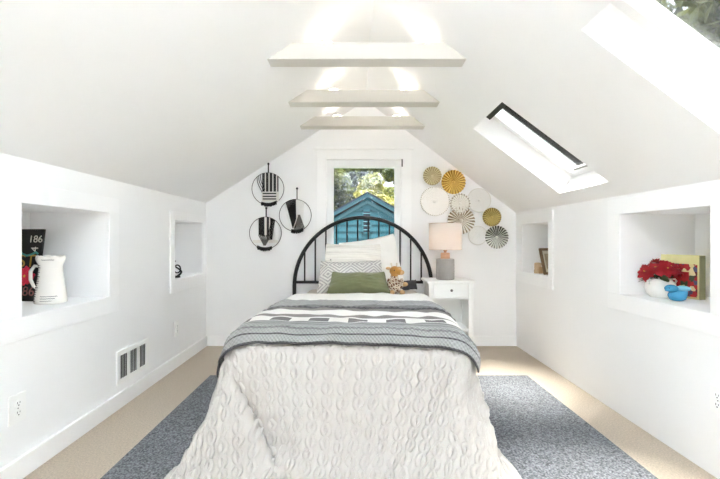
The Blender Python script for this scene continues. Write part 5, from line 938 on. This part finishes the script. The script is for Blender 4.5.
j = thing('ceramic_jug', 'white ceramic jug with dark handwriting standing before the black art board', 'jug', (-1.672, 2.155, zn), R(18))
prof = [(0.070, 0), (0.076, 0.004), (0.074, 0.03), (0.066, 0.09), (0.058, 0.15), (0.054, 0.19), (0.056, 0.212), (0.064, 0.228), (0.068, 0.242), (0.065, 0.256), (0.058, 0.258), (0.054, 0.24), (0.048, 0.20)]
mb = MB(); mb.lathe(prof, 40, cap=False)
vs = []
for p in mb.v:
    a = math.atan2(p[1], p[0]); k = max(0.0, (p[2]-0.20)/0.06)
    vs.append((p[0]*(1+0.05*k*math.cos(6*a)), p[1]*0.86*(1+0.05*k*math.cos(6*a)), p[2]+0.004*k*math.cos(6*a)))
mb.v = vs; mb.lathe([(0.001, 0.003), (0.068, 0.003)], 40, cap=False); mb.build('body', M['ceramic_white'], j)
mb = MB(); mb.tube([(-0.052, 0, 0.20), (-0.075, 0.004, 0.205), (-0.094, 0.004, 0.175), (-0.094, 0.004, 0.13), (-0.08, 0.002, 0.095), (-0.062, 0, 0.08)], [0.008, 0.008, 0.009, 0.009, 0.008, 0.008], 10); mb.build('handle', M['ceramic_white'], j)
def rad(z):
    for q in range(len(prof)-1):
        if prof[q][1] <= z <= prof[q+1][1] and prof[q+1][1] > prof[q][1]:
            f = (z-prof[q][1])/(prof[q+1][1]-prof[q][1]); return prof[q][0]*(1-f)+prof[q+1][0]*f
    return 0.06
mb = MB(); rr2 = random.Random(4)
def scribble(a0, a1, z, amp):
    n_ = int(abs(a1-a0)/0.05)+3; pts = []
    for i in range(n_):
        a = a0+(a1-a0)*i/(n_-1); zz = z+amp*math.sin(i*2.1+rr2.random())*rr2.uniform(.4, 1); q = rad(zz)+0.0012
        pts.append((q*math.cos(a), q*math.sin(a)*0.86, zz))
    mb.tube(pts, 0.0013, 4)
for k in range(17): scribble(R(188), R(226+rr2.uniform(-6, 8)), 0.018+k*0.0118, 0.0035)
for k in range(3): scribble(R(248), R(290+10*k), 0.018+k*0.012, 0.003)
scribble(R(250), R(300), 0.238, 0.004)
mb.build('handwriting', mat('sepia_ink', (72, 62, 58), 0.7), j)

# far left niche: small dark metal sculpture
f = thing('metal_sculpture', 'small dark curved metal sculpture in the far left niche', 'ornament', (-1.56, 3.43, 0.737), R(20))
mb = MB(); mb.lathe([(0.030, 0), (0.030, 0.012), (0.02, 0.016)], 24); mb.build('foot', M['black'], f)
mb = MB(); pts = [(0.03*math.sin(a*1.4)+0.006, 0.012*math.cos(a), 0.012+0.135*a/4.2) for a in [4.2*k/24 for k in range(25)]]; mb.tube(pts, [0.010-0.006*k/24 for k in range(25)], 10); mb.build('curved_stem', M['black'], f)
mb = MB(); mb.tube([(0.004+0.026*math.cos(2*PI*k/24), 0, 0.075+0.034*math.sin(2*PI*k/24)) for k in range(24)], 0.006, 8, closed=True); mb.build('ring', M['black'], f)

# ------------------------------------------------------------------ near right niche: poinsettia, cookbook, blue figurine
zr = 0.735
p = thing('potted_poinsettia', 'red poinsettia in a round white two-handled pot in the near right niche', 'plant', (1.774, 2.28, zr)); p.scale = (0.88, 0.88, 0.88)
mb = MB(); mb.lathe([(0.052, 0), (0.058, 0.003), (0.078, 0.03), (0.087, 0.06), (0.084, 0.088), (0.070, 0.108), (0.064, 0.116), (0.070, 0.124), (0.064, 0.125), (0.058, 0.112), (0.06, 0.10), (0.001, 0.098)], 44, cap=False)
mb.lathe([(0.001, 0.002), (0.056, 0.002)], 44, cap=False); mb.build('pot', M['ceramic_white'], p)
for sg in (-1, 1):
    mb = MB(); mb.tube([(sg*0.066, -0.012, 0.118), (sg*0.086, -0.016, 0.121), (sg*0.095, -0.016, 0.108), (sg*0.085, -0.014, 0.09)], 0.0065, 8); mb.build('pot_handle', M['ceramic_white'], p)
def leaf_shape(L, Wd, droop, n=7):
    vs = []; fs = []
    for i in range(n+1):
        t = i/n; w_ = Wd*math.sin(PI*min(1, t*0.93+0.05))**0.8*(1-0.25*t); z = -droop*t*t
        vs += [(L*t, -w_, z-0.12*w_), (L*t, 0, z+0.02*L*math.sin(PI*t)), (L*t, w_, z-0.12*w_)]
    for i in range(n):
        a = 3*i; fs += [[a, a+1, a+4, a+3], [a+1, a+2, a+5, a+4]]
    return vs, fs
def petals(mb, c, axis, L, Wd, num, layers, seed):
    r_ = random.Random(seed); q = Vector((0, 0, 1)).rotation_difference(Vector(axis).normalized()).to_matrix().to_4x4()
    for ly in range(layers):
        for k in range(num):
            a = 2*PI*(k+0.5*ly)/num+r_.uniform(-.15, .15); sc_ = (1-0.28*ly)*r_.uniform(.85, 1.1)
            mx = Matrix.Translation(c) @ q @ Matrix.Translation((0, 0, 0.006*ly)) @ Matrix.Rotation(a, 4, 'Z') @ Matrix.Rotation(R(-6-18*ly+r_.uniform(-8, 8)), 4, 'Y')
            mb.add(*leaf_shape(L*sc_, Wd*sc_, 0.25*L*(1-0.4*ly)), smooth=True, mx=mx)
mb = MB(); r3 = random.Random(12)
for k in range(20):
    a = r3.uniform(0, 2*PI); mx = Matrix.Translation((0.03*math.cos(a), 0.03*math.sin(a), 0.128+r3.uniform(0, .03))) @ Matrix.Rotation(a, 4, 'Z') @ Matrix.Rotation(R(r3.uniform(-5, 18)), 4, 'Y')
    mb.add(*leaf_shape(0.095*r3.uniform(.8, 1.05), 0.026, 0.02), smooth=True, mx=mx)
for k in range(7):
    a = 2*PI*k/7; mb.tube([(0.02*math.cos(a), 0.02*math.sin(a), 0.10), (0.05*math.cos(a), 0.04*math.sin(a), 0.185)], 0.003, 6)
mb.build('foliage', M['leafgreen'], p)
heads = [((-0.056, -0.03, 0.190), (-.5, -.5, .8)), ((0.022, -0.058, 0.200), (0.05, -.75, .8)), ((0.078, -0.01, 0.192), (.5, -.4, .8)), ((-0.01, 0.02, 0.222), (-.1, -.1, 1)), ((-0.090, 0.0, 0.165), (-.9, -.3, .4)), ((0.05, 0.045, 0.206), (.3, .4, .8)), ((-0.005, -0.06, 0.192), (-.2, -.9, .5)), ((0.066, -0.05, 0.186), (.5, -.8, .5))]
for k, (c_, ax) in enumerate(heads):
    mb = MB(); petals(mb, c_, ax, 0.064, 0.026, 7, 3, 30+k); fl = mb.build('flower', M['poinsettia'], p)
    q = Vector(ax).normalized(); mb = MB()
    for i in range(5):
        mb.ball(Vector(c_)+q*0.016+Vector((r3.uniform(-.006, .006), r3.uniform(-.006, .006), r3.uniform(-.003, .003))), 0.0025, seg=8)
    mb.build('flower_centre', M['yellow'], fl)

def floral_cover():
    m = bpy.data.materials.new('floral_cover'); m.use_nodes = True; nt = m.node_tree; b = nt.nodes['Principled BSDF']
    co = nt.nodes.new('ShaderNodeTexCoord'); vo = nt.nodes.new('ShaderNodeTexVoronoi'); vo.inputs['Scale'].default_value = 44; vo.inputs['Randomness'].default_value = 1
    nt.links.new(co.outputs['Object'], vo.inputs['Vector'])
    r = nt.nodes.new('ShaderNodeValToRGB'); r.color_ramp.interpolation = 'CONSTANT'; e = r.color_ramp.elements
    e[0].position = 0; e[0].color = lin((168, 24, 32)); e[1].position = 0.36; e[1].color = lin((92, 32, 34))
    for p_, c_ in ((0.5, (222, 206, 150)), (0.62, (60, 74, 48)), (0.72, (190, 40, 40)), (0.85, (80, 78, 110)), (0.93, (228, 216, 170))):
        q = e.new(p_); q.color = lin(c_)
    se = nt.nodes.new('ShaderNodeSeparateColor'); nt.links.new(vo.outputs['Color'], se.inputs[0]); nt.links.new(se.outputs[0], r.inputs['Fac'])
    nt.links.new(r.outputs['Color'], b.inputs['Base Color']); b.inputs['Roughness'].default_value = 0.5
    return m
bk = tag(bpy.data.objects.new('cookbook', None), 'thick yellow-green book with red floral cover standing behind the poinsettia', 'book'); C.objects.link(bk)
bk.matrix_world = Matrix.Translation((1.900, 2.165, zr+0.001)) @ Matrix.Rotation(R(16), 4, 'Z')     # local y runs along the cover away from the spine
M['cover'] = mat('pale_yellow_cover', (224, 218, 158), 0.5, 0.05, 20); M['spine'] = mat('sage_spine', (150, 150, 112), 0.55, 0.06, 30); M['pages'] = mat('book_pages', (236, 230, 214), 0.8, 0.05, 200, stretch=(40, 1, 1))
mb = MB(); mb.box((0.0, 0.0, 0), (0.003, 0.205, 0.245), bevel=0.001); mb.box((0.041, 0.0, 0), (0.044, 0.205, 0.245), bevel=0.001); mb.build('cover', M['cover'], bk)
mb = MB(); mb.box((0.0, -0.005, 0), (0.044, -0.0005, 0.245), bevel=0.002); mb.build('spine', M['spine'], bk)
mb = MB(); mb.box((0.004, 0.001, 0.004), (0.040, 0.198, 0.240)); mb.build('page_block', M['pages'], bk)
mb = MB(); mb.box((-0.0012, 0.008, 0.012), (-0.0002, 0.15, 0.195)); mb.build('floral_print', floral_cover(), bk)
mb = MB(); mb.box((-0.0022, 0.05, 0.10), (-0.0013, 0.15, 0.15)); mb.build('title_band', mat('crimson_band', (178, 28, 34), 0.5, 0.2, 60), bk)

bl = thing('ceramic_figurine', 'small bright blue glazed figurine in front of the floral book', 'ornament', (1.760, 2.14, zr), R(-20))
blob('body', [((0, 0, 0.030), (0.044, 0.036, 0.032)), ((0.010, 0, 0.046), (0.038, 0.033, 0.024)), ((0.0, 0, 0.012), (0.038, 0.031, 0.013))], M['ceramic_blue'], bl, 0.003, 3)
blob('head', [((-0.032, -0.014, 0.068), (0.032, 0.026, 0.021)), ((-0.052, -0.024, 0.062), (0.014, 0.012, 0.010))], M['ceramic_blue'], bl, 0.003, 3)
blob('wing', [((0.022, -0.006, 0.068), (0.036, 0.028, 0.017))], mat('pale_blue_glaze', (112, 184, 214), 0.2), bl, 0.003, 3)
for sg in (-1, 1):
    mb = MB(); mb.ball((-0.048, -0.016+sg*0.018, 0.072), 0.003, seg=8); mb.build('eye', M['blackplastic'], bl)

# far right niche: photo frame and beige candle
zf = 0.761
pf = tag(bpy.data.objects.new('photo_frame', None), 'brown wooden photo frame leaning in the far right niche', 'picture frame'); C.objects.link(pf)
pf.matrix_world = Matrix.Translation((1.735, 3.46, zf)) @ Matrix.Rotation(R(20), 4, 'Z') @ Matrix.Rotation(R(-14), 4, 'X')
M['frame'] = mat('brown_wood', (128, 102, 72), 0.5, 0.15, 14, 0.2, 60, stretch=(1, 1, 5)); M['mat'] = mat('mat_board', (226, 216, 196), 0.8)
mb = MB()
for (a, b) in (((-0.075, 0), (-0.052, 0.24)), ((0.052, 0), (0.075, 0.24)), ((-0.052, 0), (0.052, 0.023)), ((-0.052, 0.217), (0.052, 0.24))):
    mb.box((a[0], 0, a[1]), (b[0], 0.018, b[1]), bevel=0.003)
mb.build('frame', M['frame'], pf)
mb = MB(); mb.box((-0.055, 0.008, 0.02), (0.055, 0.014, 0.22)); mb.build('mat_board', M['mat'], pf)
mb = MB(); mb.box((-0.03, 0.0068, 0.05), (0.03, 0.0078, 0.19)); mb.build('picture', mat('faded_print', (176, 158, 130), 0.7, 0.3, 20), pf)
cd = thing('candle_block', 'small beige carved block beside the brown photo frame', 'ornament', (1.672, 3.585, zf), R(15))
mb = MB(); mb.lathe([(0.030, 0), (0.033, 0.004), (0.033, 0.03), (0.028, 0.04), (0.031, 0.05), (0.031, 0.088), (0.024, 0.096), (0.004, 0.098)], 8, smooth=False); mb.build('block', mat('beige_stone', (198, 172, 138), 0.7, 0.12, 30), cd)
mb = MB(); mb.box((-0.024, -0.035, 0), (0.03, -0.026, 0.06), bevel=0.004, mx=Matrix.Translation((0.0, -0.012, 0))); mb.build('front_tile', mat('tan_stone', (178, 146, 108), 0.7, 0.12, 30), cd)

# ------------------------------------------------------------------ outlets and vent
def outlet(label, X, y, z, sgn, w=0.078, h=0.122):
    t = thing('wall_outlet', label, 'outlet', (X, y, z), R(90) if sgn > 0 else R(-90), 'white wall outlets')
    # local -y looks into the room
    mb = MB(); mb.box((-w/2, -0.007, -h/2), (w/2, 0, h/2), bevel=0.003); mb.build('plate', M['white_plastic'], t)
    for sg in (-1, 1):
        mb = MB(); mb.lathe([(0.0165, 0.0), (0.0165, 0.0025), (0.015, 0.003)], 24, mx=Matrix.Translation((0, -0.0068, sg*0.021)) @ TX); so = mb.build('socket', M['white_plastic'], t)
        mb = MB(); mb.box((-0.0075, -0.0106, sg*0.021+0.000), (-0.0055, -0.0097, sg*0.021+0.009)); mb.box((0.0055, -0.0106, sg*0.021+0.001), (0.0075, -0.0097, sg*0.021+0.008))
        mb.lathe([(0.0028, 0), (0.0028, 0.001)], 10, mx=Matrix.Translation((0, -0.0097, sg*0.021-0.007)) @ TX); mb.build('slots', M['slot'], so)
    mb = MB(); mb.lathe([(0.003, 0), (0.0025, 0.0012)], 12, mx=Matrix.Translation((0, -0.0068, 0)) @ TX); mb.build('screw', M['steel'], t)
outlet('white outlet on the left wall below the near niche', XL, 1.737, 0.322, 1, 0.088, 0.128)
outlet('white outlet on the left wall below the far niche', XL, 3.29, 0.322, 1)
outlet('white outlet low on the right wall', XR, 1.745, 0.352, -1)
v = thing('wall_vent', 'white slotted air vent above the left baseboard', 'vent', (XL, 2.645, 0.255), R(90))
vw, vh = 0.37, 0.212
mb = MB()
for (a, b) in (((-vw/2, -vh/2), (vw/2, -vh/2+0.03)), ((-vw/2, vh/2-0.03), (vw/2, vh/2)), ((-vw/2, -vh/2+0.03), (-vw/2+0.03, vh/2-0.03)), ((vw/2-0.03, -vh/2+0.03), (vw/2, vh/2-0.03)),
               ((-0.068, -vh/2+0.03), (-0.046, vh/2-0.03)), ((0.046, -vh/2+0.03), (0.068, vh/2-0.03))):
    mb.box((a[0], -0.010, a[1]), (b[0], 0.0, b[1]), bevel=0.002)
mb.build('frame', M['white_plastic'], v)
mb = MB(); mb.box((-vw/2+0.02, -0.0015, -vh/2+0.02), (vw/2-0.02, 0.0, vh/2-0.02)); mb.build('duct_opening', M['slot'], v)
for k in range(15):
    bank = k//5; x = (-0.155+0.087/5*(k % 5+0.5)) if bank == 0 else ((-0.046+0.092/5*(k % 5+0.5)) if bank == 1 else (0.068+0.087/5*(k % 5+0.5)))
    mb = MB(); mb.box((-0.0045, -0.0006, -vh/2+0.028), (0.0045, 0.0006, vh/2-0.028), mx=Matrix.Translation((x, -0.006, 0)) @ Matrix.Rotation(R(32 if bank == 0 else (26 if bank == 1 else 36)), 4, 'Z')); mb.build('louver', M['white_plastic'], v)
# ------------------------------------------------------------------ outside: neighbour's house, lawn, trees
M['lawn'] = mat('lawn', (96, 112, 62), 0.95, 0.25, 3)
mb = MB(); mb.box((-40, 4.8, -2.9), (40, 60, -2.75)); struct(mb, 'ground', M['lawn'], 'green lawn outside')
M['siding'] = mat('teal_siding', (34, 96, 112), 0.6, 0.06, 6); M['fascia'] = mat('teal_fascia', (66, 112, 128), 0.55); M['navy'] = mat('navy_trim', (20, 38, 60), 0.6); M['shingle'] = mat('grey_shingle', (72, 76, 80), 0.9, 0.2, 12, 0.5, 30)
h = thing('neighbour_house', 'teal gabled house with lap siding seen through the window', 'house', (0.316, 10.0, -2.75))
AP, hw, sl = 4.955, 2.3, 0.565                        # apex height, half width, roof slope
mb = MB(); mb.prism([(-hw, 0), (hw, 0), (hw, AP-sl*hw-0.1), (0, AP-0.1), (-hw, AP-sl*hw-0.1)], 0.03, 2.4)
nb = 29
for k in range(nb):
    z0 = k*0.175; z1 = z0+0.18
    if z0 > AP-0.12: break
    x0 = min(hw, (AP-0.1-z0)/sl); x1 = min(hw, (AP-0.1-z1)/sl) if z1 < AP-0.1 else 0.0
    mb.add([(-x0, -0.004, z0), (x0, -0.004, z0), (x1, 0.022, z1), (-x1, 0.022, z1), (-x0, 0.03, z0), (x0, 0.03, z0), (x1, 0.03, z1), (-x1, 0.03, z1)],
           [[0, 1, 2, 3], [0, 4, 5, 1], [1, 5, 6, 2], [3, 2, 6, 7], [0, 3, 7, 4]])
mb.build('siding_wall', M['siding'], h)
for s_ in (-1, 1):
    def P2(x, off): return (s_*x, AP-sl*x+off)
    mb = MB(); mb.prism([P2(0, 0.0), P2(hw+0.3, 0.0), P2(hw+0.3, 0.06), P2(0, 0.06)], -0.06, 2.5); mb.build('roof', M['shingle'], h)
    mb = MB(); mb.prism([P2(0, -0.06), P2(hw+0.3, -0.06), P2(hw+0.3, 0.05), P2(0, 0.05)], -0.085, -0.06); mb.build('barge_board', M['fascia'], h)
    mb = MB(); mb.prism([P2(0, 0.035), P2(hw+0.3, 0.035), P2(hw+0.3, 0.075), P2(0, 0.075)], -0.11, -0.085); mb.build('roof_edge', M['navy'], h)
    mb = MB(); mb.prism([P2(0, -0.21), P2(hw, -0.21), P2(hw, -0.14), P2(0, -0.14)], -0.03, -0.006); mb.build('frieze_board', M['fascia'], h)
vt = MB(); vx0, vx1, vz0, vz1 = -0.14, 0.11, 3.97, 4.57
for (a, b) in (((vx0, vz0), (vx0+0.04, vz1)), ((vx1-0.04, vz0), (vx1, vz1)), ((vx0, vz0), (vx1, vz0+0.04)), ((vx0, vz1-0.04), (vx1, vz1))): vt.box((a[0], -0.03, a[1]), (b[0], 0.0, b[1]))
vn = vt.build('gable_vent', M['siding'], h)
mb = MB(); mb.box((vx0+0.03, -0.012, vz0+0.03), (vx1-0.03, -0.004, vz1-0.03)); mb.build('vent_opening', M['navy'], vn)
mb = MB()
for k in range(5): mb.box((vx0+0.035, -0.012, -0.01), (vx1-0.035, 0.012, 0.012), mx=Matrix.Translation((0, -0.022, vz0+0.09+k*0.105)) @ Matrix.Rotation(R(-30), 4, 'X'))
mb.build('vent_slats', M['siding'], vn)

def leafmat(name, a, b_):
    m = bpy.data.materials.new(name); m.use_nodes = True; nt = m.node_tree; b = nt.nodes['Principled BSDF']; out = nt.nodes['Material Output']
    co = nt.nodes.new('ShaderNodeTexCoord'); n = nt.nodes.new('ShaderNodeTexNoise'); n.inputs['Scale'].default_value = 2.2; nt.links.new(co.outputs['Object'], n.inputs['Vector'])
    r = nt.nodes.new('ShaderNodeValToRGB'); e = r.color_ramp.elements; e[0].position = 0.38; e[0].color = lin(a); e[1].position = 0.62; e[1].color = lin(b_)
    nt.links.new(n.outputs['Fac'], r.inputs['Fac']); nt.links.new(r.outputs['Color'], b.inputs['Base Color']); b.inputs['Roughness'].default_value = 0.6
    t = nt.nodes.new('ShaderNodeBsdfTranslucent'); nt.links.new(r.outputs['Color'], t.inputs['Color'])
    mx = nt.nodes.new('ShaderNodeMixShader'); mx.inputs[0].default_value = 0.35
    nt.links.new(b.outputs[0], mx.inputs[1]); nt.links.new(t.outputs[0], mx.inputs[2]); nt.links.new(mx.outputs[0], out.inputs['Surface'])
    return m
M['bark'] = mat('bark', (74, 62, 50), 0.95, 0.3, 10, 0.6, 20)
LM = [leafmat('dark_leaves', (44, 56, 26), (96, 104, 44)), leafmat('light_leaves', (104, 112, 52), (170, 166, 96)), leafmat('mid_leaves', (70, 84, 36), (142, 146, 66))]
def tree(label, x, y, top, r, lm, seed, nleaf=5200, ls=0.12, hgt=1.5):
    r_ = random.Random(seed); t = thing('leafy_tree', label, 'tree', (x, y, -2.75), 0, 'trees outside')
    H_ = top+2.75; mb = MB(); mb.tube([(0, 0, 0), (0.05, 0.03, H_*0.4), (-0.04, 0, H_*0.7), (0, 0, H_*0.95)], [0.17, 0.13, 0.08, 0.02], 8)
    for k in range(9):
        a = r_.uniform(0, 2*PI); z = H_*r_.uniform(.4, .8); mb.tube([(0, 0, z), (r*.5*math.cos(a), r*.5*math.sin(a), z+r*.3), (r*.8*math.cos(a), r*.8*math.sin(a), z+r*.6)], [0.05, 0.035, 0.012], 6)
    mb.build('trunk', M['bark'], t)
    cl = []
    for k in range(40):
        while True:
            p_ = Vector((r_.uniform(-1, 1), r_.uniform(-1, 1), r_.uniform(-1, 1)))
            if 0.25 < p_.length < 1: break
        cl.append((Vector((p_.x*r, p_.y*r, H_-r*hgt+p_.z*r*hgt)), r_.uniform(.22, .42)*r))
    vs = []; fs = []
    for k in range(nleaf):
        c_, cr = cl[k % len(cl)]; d_ = Vector((r_.gauss(0, 1), r_.gauss(0, 1), r_.gauss(0, 1))).normalized()*cr*r_.uniform(.45, 1)
        q = c_+d_; n_ = (d_.normalized()+Vector((r_.uniform(-.8, .8), r_.uniform(-.8, .8), r_.uniform(-.3, .9)))).normalized()
        a = n_.orthogonal().normalized(); a.rotate(Matrix.Rotation(r_.uniform(0, 6.28), 3, n_)); b = n_.cross(a); s_ = ls*r_.uniform(.6, 1.3)
        o = len(vs); vs += [q-a*s_, q+b*s_*.5+n_*s_*.12, q+a*s_, q-b*s_*.5+n_*s_*.12]; fs.append([o, o+1, o+2, o+3])
    mb = MB(); mb.add(vs, fs); mb.build('leaves', LM[lm], t)
tree('dark green tree behind the left side of the teal house', -1.7, 17.5, 5.6, 1.5, 0, 1, 14000, 0.13, 1.7)
tree('pale yellow-green tree directly behind the teal house gable', 0.6, 14.2, 3.2, 1.2, 1, 2, 12000, 0.09, 1.1)
tree('green tree behind the right side of the teal house', 2.9, 21.0, 5.6, 1.7, 2, 3, 12000, 0.13, 1.6)
tree('dark distant tree on the far left behind the house', -5.6, 19.0, 5.8, 2.0, 0, 4, 4500, 0.17, 1.6)
tree('distant tree on the far right behind the house', 6.8, 21.5, 5.2, 2.0, 2, 5, 4500, 0.17, 1.6)
tree('tall dark tree seen through the near skylight', 7.0, 7.6, 7.9, 2.2, 0, 6, 14000, 0.13, 1.5)
tree('light green tree seen at the foot of the near skylight', 5.4, 4.2, 4.4, 1.2, 2, 7, 7000, 0.13, 1.3)
tree('broad dark tree far behind the pale yellow-green tree', -0.6, 25.0, 8.0, 2.9, 0, 9, 16000, 0.19, 1.3)
tree('tall mid green tree far behind the right side of the house', 6.4, 28.0, 7.5, 2.9, 2, 10, 12000, 0.2, 1.3)
tree('tall dark tree seen through the far skylight', 6.8, 13.6, 7.2, 2.2, 0, 8, 12000, 0.15, 1.5)

# ------------------------------------------------------------------ light
M['bowl_fill'] = mat('fill_glow', (255, 252, 246), 0.4, emit=(226, 241, 255), strength=BOWL_FILL)
for n, (y, xs_) in enumerate([(2.262, (-0.16, 0.38)), (2.955, (-0.16, 0.38)), (3.565, (-0.16, 0.38))]):  # the pair on the window wall beam is added to brighten that wall
    for k, x in enumerate(xs_):
        t = thing('puck_light', ['round uplight on the left top of the', 'round uplight on the right top of the'][k]+[' nearest beam', ' middle beam', ' beam by the window wall, added as fill'][n], 'light', (x, y, (2.1752, 2.1722, 2.1702)[n]), 0, 'uplights on the beams')
        mb = MB(); mb.lathe([(0.036, 0), (0.036, 0.018), (0.031, 0.02), (0.031, 0.019), (0.001, 0.019)], 24, cap=False); mb.build('housing', M['white_plastic'], t)
        mb = MB(); mb.lathe([(0.001, 0.0215), (0.034, 0.0215)], 24, cap=False); mb.build('diffuser', mat('led_diffuser', (255, 250, 240), 0.5, emit=(255, 246, 234), strength=PUCK), t)

M['bowl'] = mat('white_enamel', (244, 243, 240), 0.5)  # unseen bowl lamps added out of view to brighten ceiling and room
for y, lab in ((0.35, 'added unseen bowl fill light nearer the bed'), (-0.70, 'added unseen bowl fill light nearer the open end of the room')):
    t = thing('added_fill_light', lab, 'light', (RX, y, 2.455), 0, 'added fill bowls under the ridge')
    mb = MB(); mb.lathe([(0.05, 0.0), (0.05, -0.015), (0.010, -0.02), (0.010, -0.52), (0.03, -0.53), (0.03, -0.555)], 24); mb.build('stem', M['steel'], t)
    mb = MB(); mb.lathe([(0.205, -0.47), (0.21, -0.465), (0.20, -0.51), (0.15, -0.555), (0.06, -0.575), (0.001, -0.578), (0.001, -0.57), (0.06, -0.567), (0.145, -0.548), (0.194, -0.508), (0.205, -0.47)], 40, cap=False); mb.build('bowl', M['bowl'], t)
    mb = MB(); mb.lathe([(0.012, -0.54), (0.155, -0.54)], 40, cap=False); mb.build('diffuser', M['bowl_fill'], t)

sun = bpy.data.lights.new('sun', 'SUN'); sun.energy = SUN; sun.angle = R(28); sun.color = (1.0, 0.96, 0.9)
so = bpy.data.objects.new('sun', sun); C.objects.link(so)
so.rotation_euler = Vector((-0.10, 0.13, -0.98)).to_track_quat('-Z', 'Y').to_euler()

w = bpy.data.worlds.new('sky'); bpy.context.scene.world = w; w.use_nodes = True; nt = w.node_tree; bg = nt.nodes['Background']
co = nt.nodes.new('ShaderNodeTexCoord'); sp = nt.nodes.new('ShaderNodeSeparateXYZ'); nt.links.new(co.outputs['Generated'], sp.inputs[0])
r = nt.nodes.new('ShaderNodeValToRGB'); e = r.color_ramp.elements; e[0].position = 0.0; e[0].color = lin((250, 250, 250)); e[1].position = 0.7; e[1].color = lin((214, 230, 250))
nt.links.new(sp.outputs['Z'], r.inputs['Fac']); nt.links.new(r.outputs['Color'], bg.inputs['Color']); bg.inputs['Strength'].default_value = SKY

# ------------------------------------------------------------------ camera
cam = bpy.data.cameras.new('camera'); cam.sensor_width = 36; cam.lens = 392/720*36; cam.shift_x = 5/720; cam.clip_start = 0.05
co_ = bpy.data.objects.new('camera', cam); C.objects.link(co_); co_.location = (0, 0, 1.07); co_.rotation_euler = (R(90), 0, 0)
sc = bpy.context.scene; sc.camera = co_
vs_ = sc.view_settings; vs_.view_transform = 'Standard'; vs_.look = 'None'; vs_.exposure = EXPO; vs_.gamma = 1.0; vs_.use_curve_mapping = False
sc.cycles.use_denoising = True
sc.cycles.max_bounces = 16; sc.cycles.diffuse_bounces = 12; sc.cycles.transparent_max_bounces = 16
